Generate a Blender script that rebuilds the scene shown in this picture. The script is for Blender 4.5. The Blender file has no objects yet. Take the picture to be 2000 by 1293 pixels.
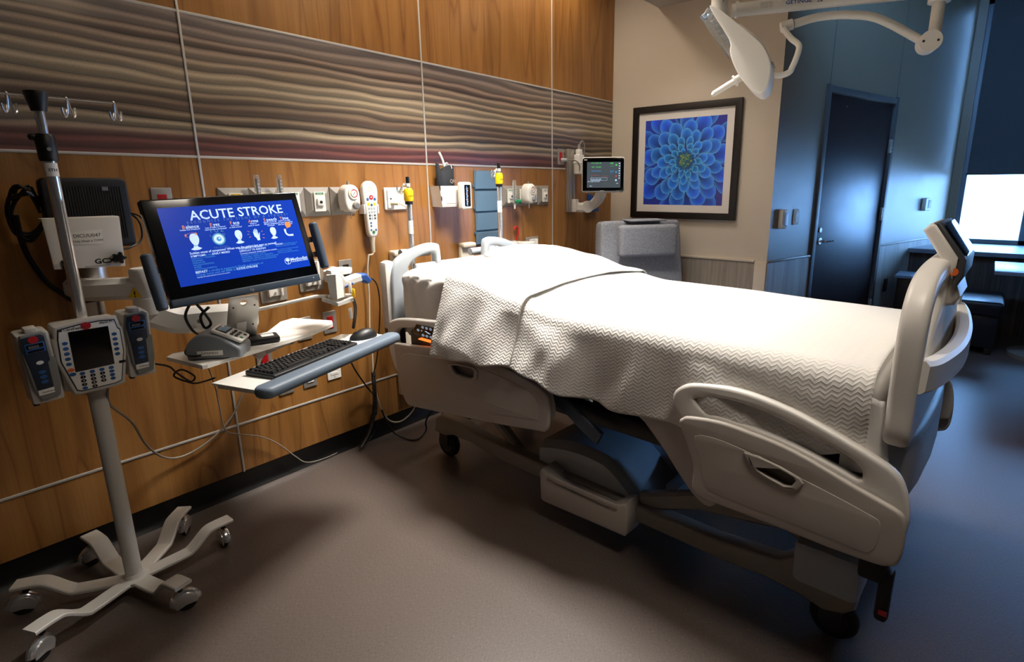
import bpy, bmesh, math, random
from mathutils import Vector, Matrix, noise
R=math.radians; PI=math.pi
sc=bpy.context.scene; COL=sc.collection
random.seed(7)
# ------------------------------------------------------------------ camera
F,YW,PT,RL,SX,SY=1083.4419032948686,0.9037634241060736,0.2334414921407155,-0.005642142004913523,70.28567495684091,-26.965398658183037
CAM=Vector((0,-2.70,1.45))
fw=Vector((math.sin(YW)*math.cos(PT),math.cos(YW)*math.cos(PT),-math.sin(PT)))
rt=Vector((math.cos(YW),-math.sin(YW),0)); up=rt.cross(fw)
cr,sr=math.cos(RL),math.sin(RL)
RT=rt*cr+up*sr; UP=up*cr-rt*sr
cd=bpy.data.cameras.new('camera'); cam=bpy.data.objects.new('camera',cd); COL.objects.link(cam)
cd.sensor_width=36; cd.lens=F/2000*36; cd.shift_x=-SX/2000; cd.shift_y=SY/2000; cd.clip_start=.02; cd.clip_end=500
cam.matrix_world=Matrix(((RT.x,UP.x,-fw.x,CAM.x),(RT.y,UP.y,-fw.y,CAM.y),(RT.z,UP.z,-fw.z,CAM.z),(0,0,0,1)))
sc.camera=cam
# ------------------------------------------------------------------ light
sc.view_settings.view_transform='Standard'; sc.view_settings.look='None'
sc.view_settings.exposure=0; sc.view_settings.gamma=1; sc.view_settings.use_curve_mapping=False
w=bpy.data.worlds.new('world'); sc.world=w; w.use_nodes=True
bg=w.node_tree.nodes['Background']; bg.inputs[0].default_value=(.21,.48,1.0,1); bg.inputs[1].default_value=26
def area(name,loc,size,size_y,power,color,rot=(0,0,0),spread=180):
    l=bpy.data.lights.new(name,'AREA'); l.shape='RECTANGLE'; l.size=size; l.size_y=size_y; l.energy=power; l.color=color
    l.spread=R(spread)
    o=bpy.data.objects.new(name,l); o.location=loc; o.rotation_euler=rot; COL.objects.link(o); return o
WARM=(1,.80,.60)
area('bed_light',(2.10,-1.00,2.775),.50,.50,56,(1,.95,.89),spread=98)
area('cove_light',(2.5,-.22,3.02),2.6,.08,16,(1,.86,.70))
area('fill_light',(1.15,-2.75,2.77),.50,.50,10,(1,.93,.86),spread=150)  # added unseen fill, brightens rail faces and lamp head from the camera side
area('side_light',(3.45,-.85,2.77),.25,.25,5,(1,.93,.86),spread=125)
pl=area('window_portal',(7.80,-4.0,1.2),3.6,.9,1,(1,1,1),(0,R(90),0)); pl.data.size=.9; pl.data.size_y=3.6; pl.data.cycles.is_portal=True
# ------------------------------------------------------------------ materials
def lin(c):
    if isinstance(c,str): c=[int(c[i:i+2],16)/255 for i in (0,2,4)]
    return tuple(((x/12.92) if x<=.04045 else ((x+.055)/1.055)**2.4) for x in c)+(1,)
def mat(name,col,rough=.5,metal=0,coat=0,emit=None,es=1,bump=0,bscale=300,spec=.5,trans=0,var=0,alpha=1,bdist=.001):
    m=bpy.data.materials.new(name); m.use_nodes=True; nt=m.node_tree; b=nt.nodes['Principled BSDF']
    I=b.inputs; I['Base Color'].default_value=lin(col); I['Roughness'].default_value=rough; I['Metallic'].default_value=metal
    I['Coat Weight'].default_value=coat; I['Coat Roughness'].default_value=.1; I['Specular IOR Level'].default_value=spec
    I['Transmission Weight'].default_value=trans; I['Alpha'].default_value=alpha
    if emit: I['Emission Color'].default_value=lin(emit); I['Emission Strength'].default_value=es
    tc=nt.nodes.new('ShaderNodeTexCoord')
    n=nt.nodes.new('ShaderNodeTexNoise'); n.inputs['Scale'].default_value=bscale; n.inputs['Detail'].default_value=3
    nt.links.new(tc.outputs['Object'],n.inputs['Vector'])
    if bump:
        bu=nt.nodes.new('ShaderNodeBump'); bu.inputs['Strength'].default_value=bump; bu.inputs['Distance'].default_value=bdist
        nt.links.new(n.outputs[0],bu.inputs['Height']); nt.links.new(bu.outputs[0],I['Normal'])
    # slight procedural variation of roughness (and colour when asked)
    mr=nt.nodes.new('ShaderNodeMapRange'); mr.inputs[3].default_value=max(0,rough-.04); mr.inputs[4].default_value=min(1,rough+.04)
    n2=nt.nodes.new('ShaderNodeTexNoise'); n2.inputs['Scale'].default_value=9; nt.links.new(tc.outputs['Object'],n2.inputs['Vector'])
    nt.links.new(n2.outputs[0],mr.inputs[0]); nt.links.new(mr.outputs[0],I['Roughness'])
    if var:
        mx=nt.nodes.new('ShaderNodeMix'); mx.data_type='RGBA'
        c=lin(col); mx.inputs[6].default_value=tuple(x*(1-var) for x in c[:3])+(1,); mx.inputs[7].default_value=tuple(min(1,x*(1+var)) for x in c[:3])+(1,)
        nt.links.new(n.outputs[0],mx.inputs[0]); nt.links.new(mx.outputs[2],I['Base Color'])
    return m
M={}
def nodes(name):
    m=bpy.data.materials.new(name); m.use_nodes=True; nt=m.node_tree
    def N(t,**k):
        n=nt.nodes.new('ShaderNode'+t)
        for a,v in k.items(): setattr(n,a,v)
        return n
    def L(a,b): nt.links.new(a,b)
    def math_(op,a,b=None,c=None):
        n=N('Math',operation=op)
        for i,x in enumerate((a,b,c)):
            if x is None: continue
            if hasattr(x,'is_linked') or hasattr(x,'node'): L(x,n.inputs[i])
            else: n.inputs[i].default_value=x
        return n.outputs[0]
    return m,nt,nt.nodes['Principled BSDF'],N,L,math_
def ramp(N,stops,interp='LINEAR'):
    r=N('ValToRGB'); r.color_ramp.interpolation=interp; e=r.color_ramp.elements
    while len(e)<len(stops): e.new(.5)
    for i,(p,c) in enumerate(stops): e[i].position=p; e[i].color=lin(c)
    return r
def wood(name,dark,mid,light,axis_scale=(9,9,.8),rough=.35,fleck=.5):
    m,nt,b,N,L,MA=nodes(name)
    tc=N('TexCoord'); oi=N('ObjectInfo'); ad=N('VectorMath',operation='ADD'); sm=N('VectorMath',operation='SCALE')
    cx=N('CombineXYZ'); L(oi.outputs['Random'],cx.inputs[0]); L(oi.outputs['Random'],cx.inputs[2])
    L(cx.outputs[0],sm.inputs[0]); sm.inputs['Scale'].default_value=37
    L(tc.outputs['Object'],ad.inputs[0]); L(sm.outputs[0],ad.inputs[1])
    mp=N('Mapping'); mp.inputs['Scale'].default_value=axis_scale; L(ad.outputs[0],mp.inputs[0])
    n=N('TexNoise'); n.inputs['Scale'].default_value=1.1; n.inputs['Detail'].default_value=5; n.inputs['Distortion'].default_value=.9; L(mp.outputs[0],n.inputs[0])
    # cathedral grain: contour lines of a stretched noise
    n1=N('TexNoise'); n1.inputs['Scale'].default_value=.45; n1.inputs['Detail'].default_value=2; L(mp.outputs[0],n1.inputs[0])
    k=MA('PINGPONG',MA('MULTIPLY',n1.outputs[0],16),1.0)
    k2=MA('POWER',k,9)
    mp2=N('Mapping'); mp2.inputs['Scale'].default_value=(axis_scale[0]*28,axis_scale[1]*28,axis_scale[2]*7); L(ad.outputs[0],mp2.inputs[0])
    f=N('TexNoise'); f.inputs['Scale'].default_value=1; f.inputs['Detail'].default_value=3; L(mp2.outputs[0],f.inputs[0])
    v=MA('ADD',MA('MULTIPLY',n.outputs[0],.75),MA('MULTIPLY',f.outputs[0],.28))
    r=ramp(N,[(.28,dark),(.5,mid),(.75,light)]); L(v,r.inputs[0])
    mx=N('Mix',data_type='RGBA',blend_type='MULTIPLY'); L(MA('MULTIPLY',MA('MULTIPLY',k2,f.outputs[0]),fleck),mx.inputs[0]); L(r.outputs[0],mx.inputs[6]); mx.inputs[7].default_value=lin('8a5a30')
    L(mx.outputs[2],b.inputs['Base Color']); b.inputs['Roughness'].default_value=rough
    return m
M['wood']=wood('honey_maple_laminate','785026','986834','b08048',rough=.32,fleck=.9)
M['grey_wood']=wood('grey_wood_wainscot','7f766c','9a9186','b1a89c',(22,22,.9),.5,.25)
M['umber_wood']=wood('striated_umber_laminate','241f1c','3b3430','5a5149',(40,40,1.2),.45,.3)
def art():
    m,nt,b,N,L,MA=nodes('ripple_art_panel')
    tc=N('TexCoord'); sp=N('SeparateXYZ'); L(tc.outputs['Object'],sp.inputs[0]); x,z=sp.outputs[0],sp.outputs[2]
    mp=N('Mapping'); mp.inputs['Scale'].default_value=(.55,1,2.6); L(tc.outputs['Object'],mp.inputs[0])
    n=N('TexNoise'); n.inputs['Scale'].default_value=1.3; n.inputs['Detail'].default_value=2.2; L(mp.outputs[0],n.inputs[0])
    mpb=N('Mapping'); mpb.inputs['Scale'].default_value=(3.4,1,9); L(tc.outputs['Object'],mpb.inputs[0])
    nb=N('TexNoise'); nb.inputs['Scale'].default_value=1; nb.inputs['Detail'].default_value=1; L(mpb.outputs[0],nb.inputs[0])
    d=MA('ADD',MA('MULTIPLY',n.outputs[0],.12),MA('MULTIPLY',nb.outputs[0],.018))
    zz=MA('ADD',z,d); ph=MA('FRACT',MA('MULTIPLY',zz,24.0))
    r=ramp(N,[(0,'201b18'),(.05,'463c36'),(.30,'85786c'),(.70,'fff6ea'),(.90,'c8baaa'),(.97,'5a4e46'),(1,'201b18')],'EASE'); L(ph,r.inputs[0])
    fl=MA('FLOOR',MA('MULTIPLY',zz,24.0)); wn=N('TexWhiteNoise',noise_dimensions='1D'); L(fl,wn.inputs['W'])
    amp=MA('ADD',.50,MA('MULTIPLY',wn.outputs[0],.5))
    # base hue by height (mauve top, beige, brown, maroon foot)
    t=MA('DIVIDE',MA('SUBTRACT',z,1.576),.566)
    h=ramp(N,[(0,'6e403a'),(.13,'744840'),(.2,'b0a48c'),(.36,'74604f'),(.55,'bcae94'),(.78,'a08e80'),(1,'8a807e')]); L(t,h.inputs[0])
    mx=N('Mix',data_type='RGBA',blend_type='MULTIPLY'); L(amp,mx.inputs[0]); L(h.outputs[0],mx.inputs[6]); L(r.outputs[0],mx.inputs[7])
    m2=N('Mix',data_type='RGBA',blend_type='ADD'); m2.inputs[0].default_value=.30; L(mx.outputs[2],m2.inputs[6])
    m3=N('Mix',data_type='RGBA',blend_type='MULTIPLY'); m3.inputs[0].default_value=1; L(mx.outputs[2],m3.inputs[6]); L(r.outputs[0],m3.inputs[7]); L(m3.outputs[2],m2.inputs[7])
    mp3=N('Mapping'); mp3.inputs['Scale'].default_value=(500,1,80); L(tc.outputs['Object'],mp3.inputs[0])
    wv=N('TexNoise'); wv.inputs['Scale'].default_value=1; L(mp3.outputs[0],wv.inputs[0])
    m4=N('Mix',data_type='RGBA',blend_type='MULTIPLY'); m4.inputs[0].default_value=.5; L(m2.outputs[2],m4.inputs[6])
    rr=ramp(N,[(.3,'b0b0b0'),(.7,'ffffff')]); L(wv.outputs[0],rr.inputs[0]); L(rr.outputs[0],m4.inputs[7])
    L(m4.outputs[2],b.inputs['Base Color']); b.inputs['Roughness'].default_value=.45
    b.inputs['Coat Weight'].default_value=.7; b.inputs['Coat Roughness'].default_value=.16
    return m
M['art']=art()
def floor_mat():
    m,nt,b,N,L,MA=nodes('woven_vinyl_floor')
    tc=N('TexCoord'); mp=N('Mapping'); mp.inputs['Scale'].default_value=(90,700,1); mp.inputs['Rotation'].default_value=(0,0,R(0)); L(tc.outputs['Object'],mp.inputs[0])
    n=N('TexNoise'); n.inputs['Scale'].default_value=1; n.inputs['Detail'].default_value=2; L(mp.outputs[0],n.inputs[0])
    mp2=N('Mapping'); mp2.inputs['Scale'].default_value=(700,110,1); L(tc.outputs['Object'],mp2.inputs[0])
    n2=N('TexNoise'); n2.inputs['Scale'].default_value=1; L(mp2.outputs[0],n2.inputs[0])
    v=MA('ADD',MA('MULTIPLY',n.outputs[0],.6),MA('MULTIPLY',n2.outputs[0],.4))
    r=ramp(N,[(.36,'433b36'),(.5,'584e48'),(.64,'695e57')]); L(v,r.inputs[0]); L(r.outputs[0],b.inputs['Base Color'])
    b.inputs['Roughness'].default_value=.38
    bu=N('Bump'); bu.inputs['Strength'].default_value=.06; bu.inputs['Distance'].default_value=.0003; L(v,bu.inputs['Height']); L(bu.outputs[0],b.inputs['Normal'])
    return m
M['floor']=floor_mat()
def blanket_mat():
    m,nt,b,N,L,MA=nodes('white_chevron_cotton')
    uv=N('UVMap'); sp=N('SeparateXYZ'); L(uv.outputs[0],sp.inputs[0]); s,t=sp.outputs[0],sp.outputs[1]
    tri=MA('PINGPONG',MA('MULTIPLY',t,1/.0155),1.0)         # zigzag along the bed
    ph=MA('ADD',MA('MULTIPLY',s,1/.0135),MA('MULTIPLY',tri,.85))
    h=MA('SINE',MA('MULTIPLY',ph,2*PI)); h2=MA('POWER',MA('ADD',MA('MULTIPLY',h,.5),.5),2.2)
    n=N('TexNoise'); n.inputs['Scale'].default_value=900; tc=N('TexCoord'); L(tc.outputs['Object'],n.inputs[0])
    n3=N('TexNoise'); n3.inputs['Scale'].default_value=5; L(tc.outputs['Object'],n3.inputs[0])
    hh=MA('ADD',MA('MULTIPLY',h2,MA('ADD',.45,n3.outputs[0])),MA('MULTIPLY',n.outputs[0],.25))
    bu=N('Bump'); bu.inputs['Strength'].default_value=.5; bu.inputs['Distance'].default_value=.0022; L(hh,bu.inputs['Height']); L(bu.outputs[0],b.inputs['Normal'])
    b.inputs['Base Color'].default_value=lin('e0ddd7'); b.inputs['Roughness'].default_value=.9; b.inputs['Sheen Weight'].default_value=.2
    return m
M['blanket']=blanket_mat()
def fabric(name,a,c,scale=260):
    m,nt,b,N,L,MA=nodes(name); tc=N('TexCoord'); n=N('TexNoise'); n.inputs['Scale'].default_value=scale; n.inputs['Detail'].default_value=2; L(tc.outputs['Object'],n.inputs[0])
    r=ramp(N,[(.35,a),(.65,c)]); L(n.outputs[0],r.inputs[0]); L(r.outputs[0],b.inputs['Base Color']); b.inputs['Roughness'].default_value=.95
    bu=N('Bump'); bu.inputs['Strength'].default_value=.4; bu.inputs['Distance'].default_value=.001; L(n.outputs[0],bu.inputs['Height']); L(bu.outputs[0],b.inputs['Normal'])
    return m
M['tweed']=fabric('grey_tweed','777b85','b2b6be')
M['sheet']=mat('white_sheet','e2dfda',.9,bump=.25,bscale=500)
for k,a in dict(
 beige=('cdb594',.75,0,0),bluegrey=('8d9698',.6,0,0),white=('e9e6df',.42,0,0),cream=('e2d8c3',.5,0,0),bedgrey=('b9b2a9',.45,0,0),
 bedlight=('dedad3',.4,0,0),bedblue=('a8afb5',.42,0,0),baseg=('8b857c',.5,0,0),darkgrey=('3a3d40',.5,0,0),black=('0c0c0e',.4,0,0),rubber=('141414',.7,0,0),
 slate=('424e5c',.42,0,0),tray=('62707f',.5,0,0),plate=('8e877e',.5,0,0),steel=('a8a39b',.42,.55,0),chrome=('e6e6e6',.20,.82,0),alu=('b9b6b0',.35,.9,0),
 red=('b3161c',.4,0,0),green=('157a45',.4,0,0),blue=('1c4b92',.4,0,0),yellow=('f2c60c',.4,0,0),navy=('10161f',.8,0,0),navyb=('22313f',.5,0,0),
 door=('2a1b1a',.40,0,0),frame=('4a4b4b',.5,0,0),keyblk=('17181a',.45,0,0),espresso=('130d0b',.4,0,0),trimalu=('c9c5be',.4,.25,0),matb=('e9e4de',.8,0,0),leather=('10151d',.38,0,0),
 pcblk=('0b0b0c',.5,0,0),orange=('e06a2a',.5,0,0),cordg=('8a8378',.5,0,0),cordc=('d8ccb4',.5,0,0),devg=('7d8288',.45,0,0),pumpw=('c9c6be',.5,0,0),
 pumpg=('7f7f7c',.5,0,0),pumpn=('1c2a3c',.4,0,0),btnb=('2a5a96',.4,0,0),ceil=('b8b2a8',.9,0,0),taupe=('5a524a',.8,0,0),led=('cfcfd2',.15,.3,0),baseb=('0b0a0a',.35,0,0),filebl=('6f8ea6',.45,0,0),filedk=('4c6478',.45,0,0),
 blind=('3e4143',.85,0,0),ledge=('667078',.4,0,0),table=('6d7f92',.35,0,0),paper=('f0efe8',.7,0,0),ink=('33363a',.6,0,0)).items():
    M[k]=mat(k+'_finish',*a[:3],coat=a[3],bump=.03 if k not in('chrome','door') else 0,bscale=400)
M['beige']=mat('beige_painted_wall','d4c8b6',.75,bump=.12,bscale=350)
M['bluegrey']=mat('grey_painted_wall','7c6e5a',.42,bump=.12,bscale=350)
M['glass']=mat('window_glass','ffffff',.0,trans=1); M['glass'].node_tree.nodes['Principled BSDF'].inputs['IOR'].default_value=1.05
M['clear']=mat('clear_plastic','f0f4f4',.05,trans=.85)
M['pglass']=mat('black_glass','050506',.08,coat=.5)
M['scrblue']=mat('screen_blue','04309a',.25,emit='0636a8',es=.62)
M['scrtext']=mat('screen_white_text','9ab4d0',.4,emit='bcd4ec',es=.95)
M['scrdim']=mat('screen_dim_text','3a5a80',.4,emit='5a7fb8',es=.75)
M['scrcy']=mat('screen_cyan_text','2a6aa0',.4,emit='3c8ad0',es=.8)
M['scror']=mat('screen_orange','b06a30',.4,emit='d08648',es=.8)
M['scrteal']=mat('screen_teal','2b6a90',.4,emit='4f93b8',es=.8)
M['scrgrey']=mat('vitals_screen_grey','30363a',.15,emit='59636a',es=.55)
M['scrgreen']=mat('vitals_green','208030',.3,emit='50d060',es=.9)
M['scrred']=mat('vitals_red','802020',.3,emit='d03030',es=.9)
M['glow']=mat('amber_glow','ff7a30',.4,emit='ff6a28',es=2.2)
M['lamp_lens']=mat('light_diffuser','fff4e0',.5,emit='ffe2b8',es=6)
# ------------------------------------------------------------------ builders
TH=R(-2.5); BEDO=Vector((2.2,0,0)); EX=Vector((math.cos(TH),math.sin(TH),0)); EY=Vector((-math.sin(TH),math.cos(TH),0))
DN=fw.copy(); DWN=-UP
def ray(px,py): return RT*(px-1000-SX)+DWN*(py-646.5-SY)+fw*F
def AX(px,py,ax,v):
    d=ray(px,py); return CAM+d*((v-CAM[ax])/d[ax])
def HW(px,py,y=0): return AX(px,py,1,y)           # a photo point lifted onto the plane y
def ZP(px,py,z): return AX(px,py,2,z)
def XP(px,py,x): return AX(px,py,0,x)
def BU(px,py,u):                                   # onto the bed's long plane u -> (u,v,z)
    d=ray(px,py);o=CAM-BEDO;r=o+d*((u-o.dot(EX))/d.dot(EX)); return Vector((r.dot(EX),r.dot(EY),r.z))
def BV(px,py,v):
    d=ray(px,py);o=CAM-BEDO;r=o+d*((v-o.dot(EY))/d.dot(EY)); return Vector((r.dot(EX),r.dot(EY),r.z))
def spl(pts,n=6,closed=False):                     # Catmull-Rom
    pts=[Vector(p) for p in pts]; out=[]; N=len(pts)
    for i in range(N if closed else N-1):
        g=lambda k: pts[k%N] if closed else pts[min(max(k,0),N-1)]
        a,b,c,d=g(i-1),g(i),g(i+1),g(i+2)
        for j in range(n):
            t=j/n; out.append(.5*((2*b)+(c-a)*t+(2*a-5*b+4*c-d)*t*t+(3*b-a-3*c+d)*t**3))
    if not closed: out.append(pts[-1])
    return out
def fr(o,x,y):                                     # frame: origin, x axis, y axis
    x=Vector(x).normalized(); y=Vector(y); z=x.cross(y).normalized(); y=z.cross(x)
    return Matrix(((x.x,y.x,z.x,o[0]),(x.y,y.y,z.y,o[1]),(x.z,y.z,z.z,o[2]),(0,0,0,1)))
VZ=fr((0,0,0),(0,1,0),(0,0,1))                     # slab XY -> bed (v,z), extruded along +u
def tr(x,y,z): return Matrix.Translation((x,y,z))
def rz(a,o=(0,0,0)): return Matrix.Translation(o)@Matrix.Rotation(R(a),4,'Z')
class B:
    def __init__(s): s.v=[]; s.f=[]
    def add(s,vs,fs,T=None):
        k=len(s.v); s.v+=[tuple(T@Vector(p)) if T else tuple(p) for p in vs]; s.f+=[tuple(i+k for i in f) for f in fs]; return s
    def bm(s,b,T=None):
        b.verts.index_update(); s.add([v.co for v in b.verts],[[v.index for v in f.verts] for f in b.faces],T); b.free(); return s
    def box(s,c,d,r=0,T=None,seg=2):
        b=bmesh.new(); bmesh.ops.create_cube(b,size=1)
        for v in b.verts: v.co=Vector((v.co.x*d[0],v.co.y*d[1],v.co.z*d[2]))+Vector(c)
        if r: bmesh.ops.bevel(b,geom=b.edges[:],offset=min(r,min(d)*.49),segments=seg,profile=.5,affect='EDGES')
        return s.bm(b,T)
    def wedge(s,pts,z0,z1,T=None):                 # polygon prism
        n=len(pts); vs=[(p[0],p[1],z0) for p in pts]+[(p[0],p[1],z1) for p in pts]
        return s.add(vs,[list(range(n))[::-1],list(range(n,2*n))]+[(i,(i+1)%n,n+(i+1)%n,n+i) for i in range(n)],T)
    def cyl(s,a,c,r0,r1=None,n=20,T=None,cap=True):
        return s.tube([a,c],[r0,r0 if r1 is None else r1],n,T,cap)
    def tube(s,pts,r,n=10,T=None,cap=True):
        pts=[Vector(p) for p in pts]; m=len(pts)
        if not isinstance(r,(list,tuple)): r=[r]*m
        t0=(pts[1]-pts[0]).normalized(); nrm=t0.orthogonal().normalized(); vs=[]
        for i,p in enumerate(pts):
            t=(pts[min(i+1,m-1)]-pts[max(i-1,0)])
            if t.length<1e-9: t=t0
            t.normalize(); nrm=(nrm-t*nrm.dot(t)).normalized(); bn=t.cross(nrm)
            vs+=[p+(nrm*math.cos(2*PI*k/n)+bn*math.sin(2*PI*k/n))*r[i] for k in range(n)]
        fs=[(i*n+k,i*n+(k+1)%n,(i+1)*n+(k+1)%n,(i+1)*n+k) for i in range(m-1) for k in range(n)]
        if cap: fs+=[list(range(n))[::-1],list(range((m-1)*n,m*n))]
        return s.add(vs,fs,T)
    def ribbon(s,pts,w,h,up=(0,0,1),T=None,taper=None):  # rectangular bar swept along pts (bevelled section)
        pts=[Vector(p) for p in pts]; m=len(pts); vs=[]; up=Vector(up)
        for i,p in enumerate(pts):
            t=(pts[min(i+1,m-1)]-pts[max(i-1,0)]).normalized(); sd=t.cross(up).normalized(); u2=sd.cross(t)
            ww=w*(taper[i] if taper else 1)/2; hh=h/2; c=min(ww,hh)*.45
            for a,b in ((-ww+c,-hh),(ww-c,-hh),(ww,-hh+c),(ww,hh-c),(ww-c,hh),(-ww+c,hh),(-ww,hh-c),(-ww,-hh+c)): vs.append(p+sd*a+u2*b)
        fs=[(i*8+k,i*8+(k+1)%8,(i+1)*8+(k+1)%8,(i+1)*8+k) for i in range(m-1) for k in range(8)]+[list(range(8))[::-1],list(range((m-1)*8,m*8))]
        return s.add(vs,fs,T)
    def lathe(s,prof,n=24,T=None):                 # profile (r,z) about z
        vs=[]; m=len(prof)
        for r,z in prof: vs+=[(r*math.cos(2*PI*k/n),r*math.sin(2*PI*k/n),z) for k in range(n)]
        fs=[(i*n+k,i*n+(k+1)%n,(i+1)*n+(k+1)%n,(i+1)*n+k) for i in range(m-1) for k in range(n)]
        if prof[0][0]>1e-6: fs.append(list(range(n))[::-1])
        if prof[-1][0]>1e-6: fs.append(list(range((m-1)*n,m*n)))
        return s.add(vs,fs,T)
    def curve(s,cu,T=None):
        o=bpy.data.objects.new('t',cu); COL.objects.link(o); bpy.context.view_layer.update()
        me=bpy.data.meshes.new_from_object(o.evaluated_get(bpy.context.evaluated_depsgraph_get()))
        s.add([v.co.copy() for v in me.vertices],[tuple(p.vertices) for p in me.polygons],T)
        bpy.data.objects.remove(o); bpy.data.curves.remove(cu); bpy.data.meshes.remove(me); return s
    def slab(s,outer,holes=(),t=.02,bev=.004,T=None): # flat plate with rounded edges, centred on z=0
        cu=bpy.data.curves.new('t','CURVE'); cu.dimensions='2D'; cu.fill_mode='BOTH'; cu.extrude=max(t/2-bev,0); cu.bevel_depth=bev; cu.bevel_resolution=2; cu.offset=-bev
        for pl in [outer]+list(holes):
            sp=cu.splines.new('POLY'); sp.points.add(len(pl)-1); sp.use_cyclic_u=True
            for i,p in enumerate(pl): sp.points[i].co=(p[0],p[1],0,1)
        return s.curve(cu,T)
    def text(s,body,size,at=(0,0,0),align='LEFT',T=None,ext=.0001,bold=0,sx=1,space=1):
        cu=bpy.data.curves.new('t','FONT'); cu.body=body; cu.size=size; cu.align_x=align; cu.extrude=ext; cu.offset=bold*size; cu.space_character=space; cu.resolution_u=2
        MT=tr(*at)@Matrix.Diagonal((sx,1,1,1))
        return s.curve(cu,(T@MT) if T else MT)
    def mesh(s,name,mt,smooth=True,ang=35):
        me=bpy.data.meshes.new(name); me.from_pydata(s.v,[],s.f); me.materials.append(mt)
        b=bmesh.new(); b.from_mesh(me); bmesh.ops.remove_doubles(b,verts=b.verts[:],dist=1e-6); bmesh.ops.recalc_face_normals(b,faces=b.faces[:]); b.to_mesh(me); b.free()
        if smooth: me.shade_smooth(); me.set_sharp_from_angle(angle=R(ang))
        me.update(); return me
    def done(s,name,mt,parent=None,label=None,smooth=True,ang=35,kind=None,world=False):
        mt=M[mt] if isinstance(mt,str) else mt
        if world and parent is not None:
            Wi=WM[parent.name].inverted(); s.v=[tuple(Wi@Vector(p)) for p in s.v]
        o=bpy.data.objects.new(name,s.mesh(name,mt,smooth,ang)); COL.objects.link(o)
        if parent is not None: o.parent=parent
        if label: o['label']=label
        if kind: o['kind']=kind
        WM[o.name]=WM[parent.name] if parent is not None else Matrix()
        return o
WM={}
def thing(name,label,cat,T=None,group=None):
    T=T or Matrix(); o=bpy.data.objects.new(name,None); COL.objects.link(o); o.matrix_world=T; o.empty_display_size=.05
    o['label']=label; o['category']=cat
    if group: o['group']=group
    WM[o.name]=T.copy(); return o
def tag(o,label,cat,group=None):
    o['label']=label; o['category']=cat
    if group: o['group']=group
    return o
def struct(o): o['kind']='structure'; return o
def dup(root,T,label,group=None):
    def cp(o,par):
        c=o.copy(); COL.objects.link(c)
        if par is not None: c.parent=par
        for ch in [x for x in kids if x.parent==o]: cp(ch,c)
        return c
    kids=[x for x in COL.objects]
    r=cp(root,None); r.matrix_world=T; r['label']=label; WM[r.name]=T.copy()
    if group: r['group']=group
    return r
def wall_T(x,z,off=0): return fr((x,-off,z),(1,0,0),(0,0,1))     # local x right, y up, z out of the headwall
def disc(b,c,r,t=.002,n=16,T=None): return b.cyl((c[0],c[1],c[2]),(c[0],c[1],c[2]+t),r,n=n,T=T)
def rrect(x0,y0,x1,y1,r,n=5):
    out=[]
    for cx,cy,a in ((x1-r,y1-r,0),(x0+r,y1-r,90),(x0+r,y0+r,180),(x1-r,y0+r,270)):
        out+=[(cx+r*math.cos(R(a+90*k/n)),cy+r*math.sin(R(a+90*k/n))) for k in range(n+1)]
    return out
# ================================================================== SETTING
CH=3.10; CL=2.81; CW=3.40; XC=4.335
def sbox(name,x0,x1,y0,y1,z0,z1,mt,kind=True,r=0):
    o=B().box(((x0+x1)/2,(y0+y1)/2,(z0+z1)/2),(x1-x0,y1-y0,z1-z0),r).done(name,mt,smooth=False)
    return struct(o) if kind else o
sbox('floor',-1.8,8.0,-6.2,.2,-.1,0,'floor')
wh=sbox('wall_head',-1.8,XC+.15,.0,.15,0,CH+.1,'espresso')
# laminate and art panels on the headwall, with thin aluminium reveals
cx=[-1.8,-.206,1.013,2.252,3.476,XC]; rz_=[.10,.344,1.576,2.142,CH]
for i in range(5):
    for j in range(4):
        a,b_,c,d=cx[i]+.003,cx[i+1]-.003,rz_[j]+.003,rz_[j+1]-.003
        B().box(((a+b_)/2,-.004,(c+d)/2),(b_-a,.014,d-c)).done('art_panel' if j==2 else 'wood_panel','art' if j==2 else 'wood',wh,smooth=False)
for z in rz_[1:4]: B().box(((XC-1.8)/2,-.011,z),(XC+1.8,.007,.011),.002).done('reveal_strip','trimalu',wh)
for x in cx[1:5]: B().box((x,-.0117,(.1+CH)/2),(.010,.007,CH-.1),.002).done('reveal_strip','trimalu',wh)
struct(B().wedge([(0,0),(0.012,0),(.03,.0),(.022,.012),(.012,.03),(.010,.1),(0,.1)],-1.8,XC,fr((0,0,0),(0,-1,0),(0,0,1))@Matrix.Diagonal((1,1,-1,1))).done('baseboard_head','baseb'))
# picture wall
wp=sbox('wall_picture',XC,XC+.15,-1.41,0,0,CH+.1,'beige')
def wains(parent,T,s0,s1):     # in wall frame: x along, y up, z out
    B().box(((s0+s1)/2,.435,.004),(s1-s0,.86,.008),T=T).done('wainscot_panel','grey_wood',parent,world=True,smooth=False)
    B().box(((s0+s1)/2,.872,.008),(s1-s0,.018,.016),.003,T=T).done('chair_rail','bluegrey' if parent.name!='wall_picture' else 'beige',parent,world=True)
TP=fr((XC,0,0),(0,-1,0),(0,0,1)); WM['wall_picture']=Matrix()
wains(wp,TP,0,1.32)
B().box((1.365,.435,.005),(.09,.87,.01),.002,T=TP).done('corner_guard','beige',wp)
struct(B().box((.70,.05,.006),(1.41,.1,.012),.003,T=TP).done('baseboard_picture','baseb'))
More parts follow.
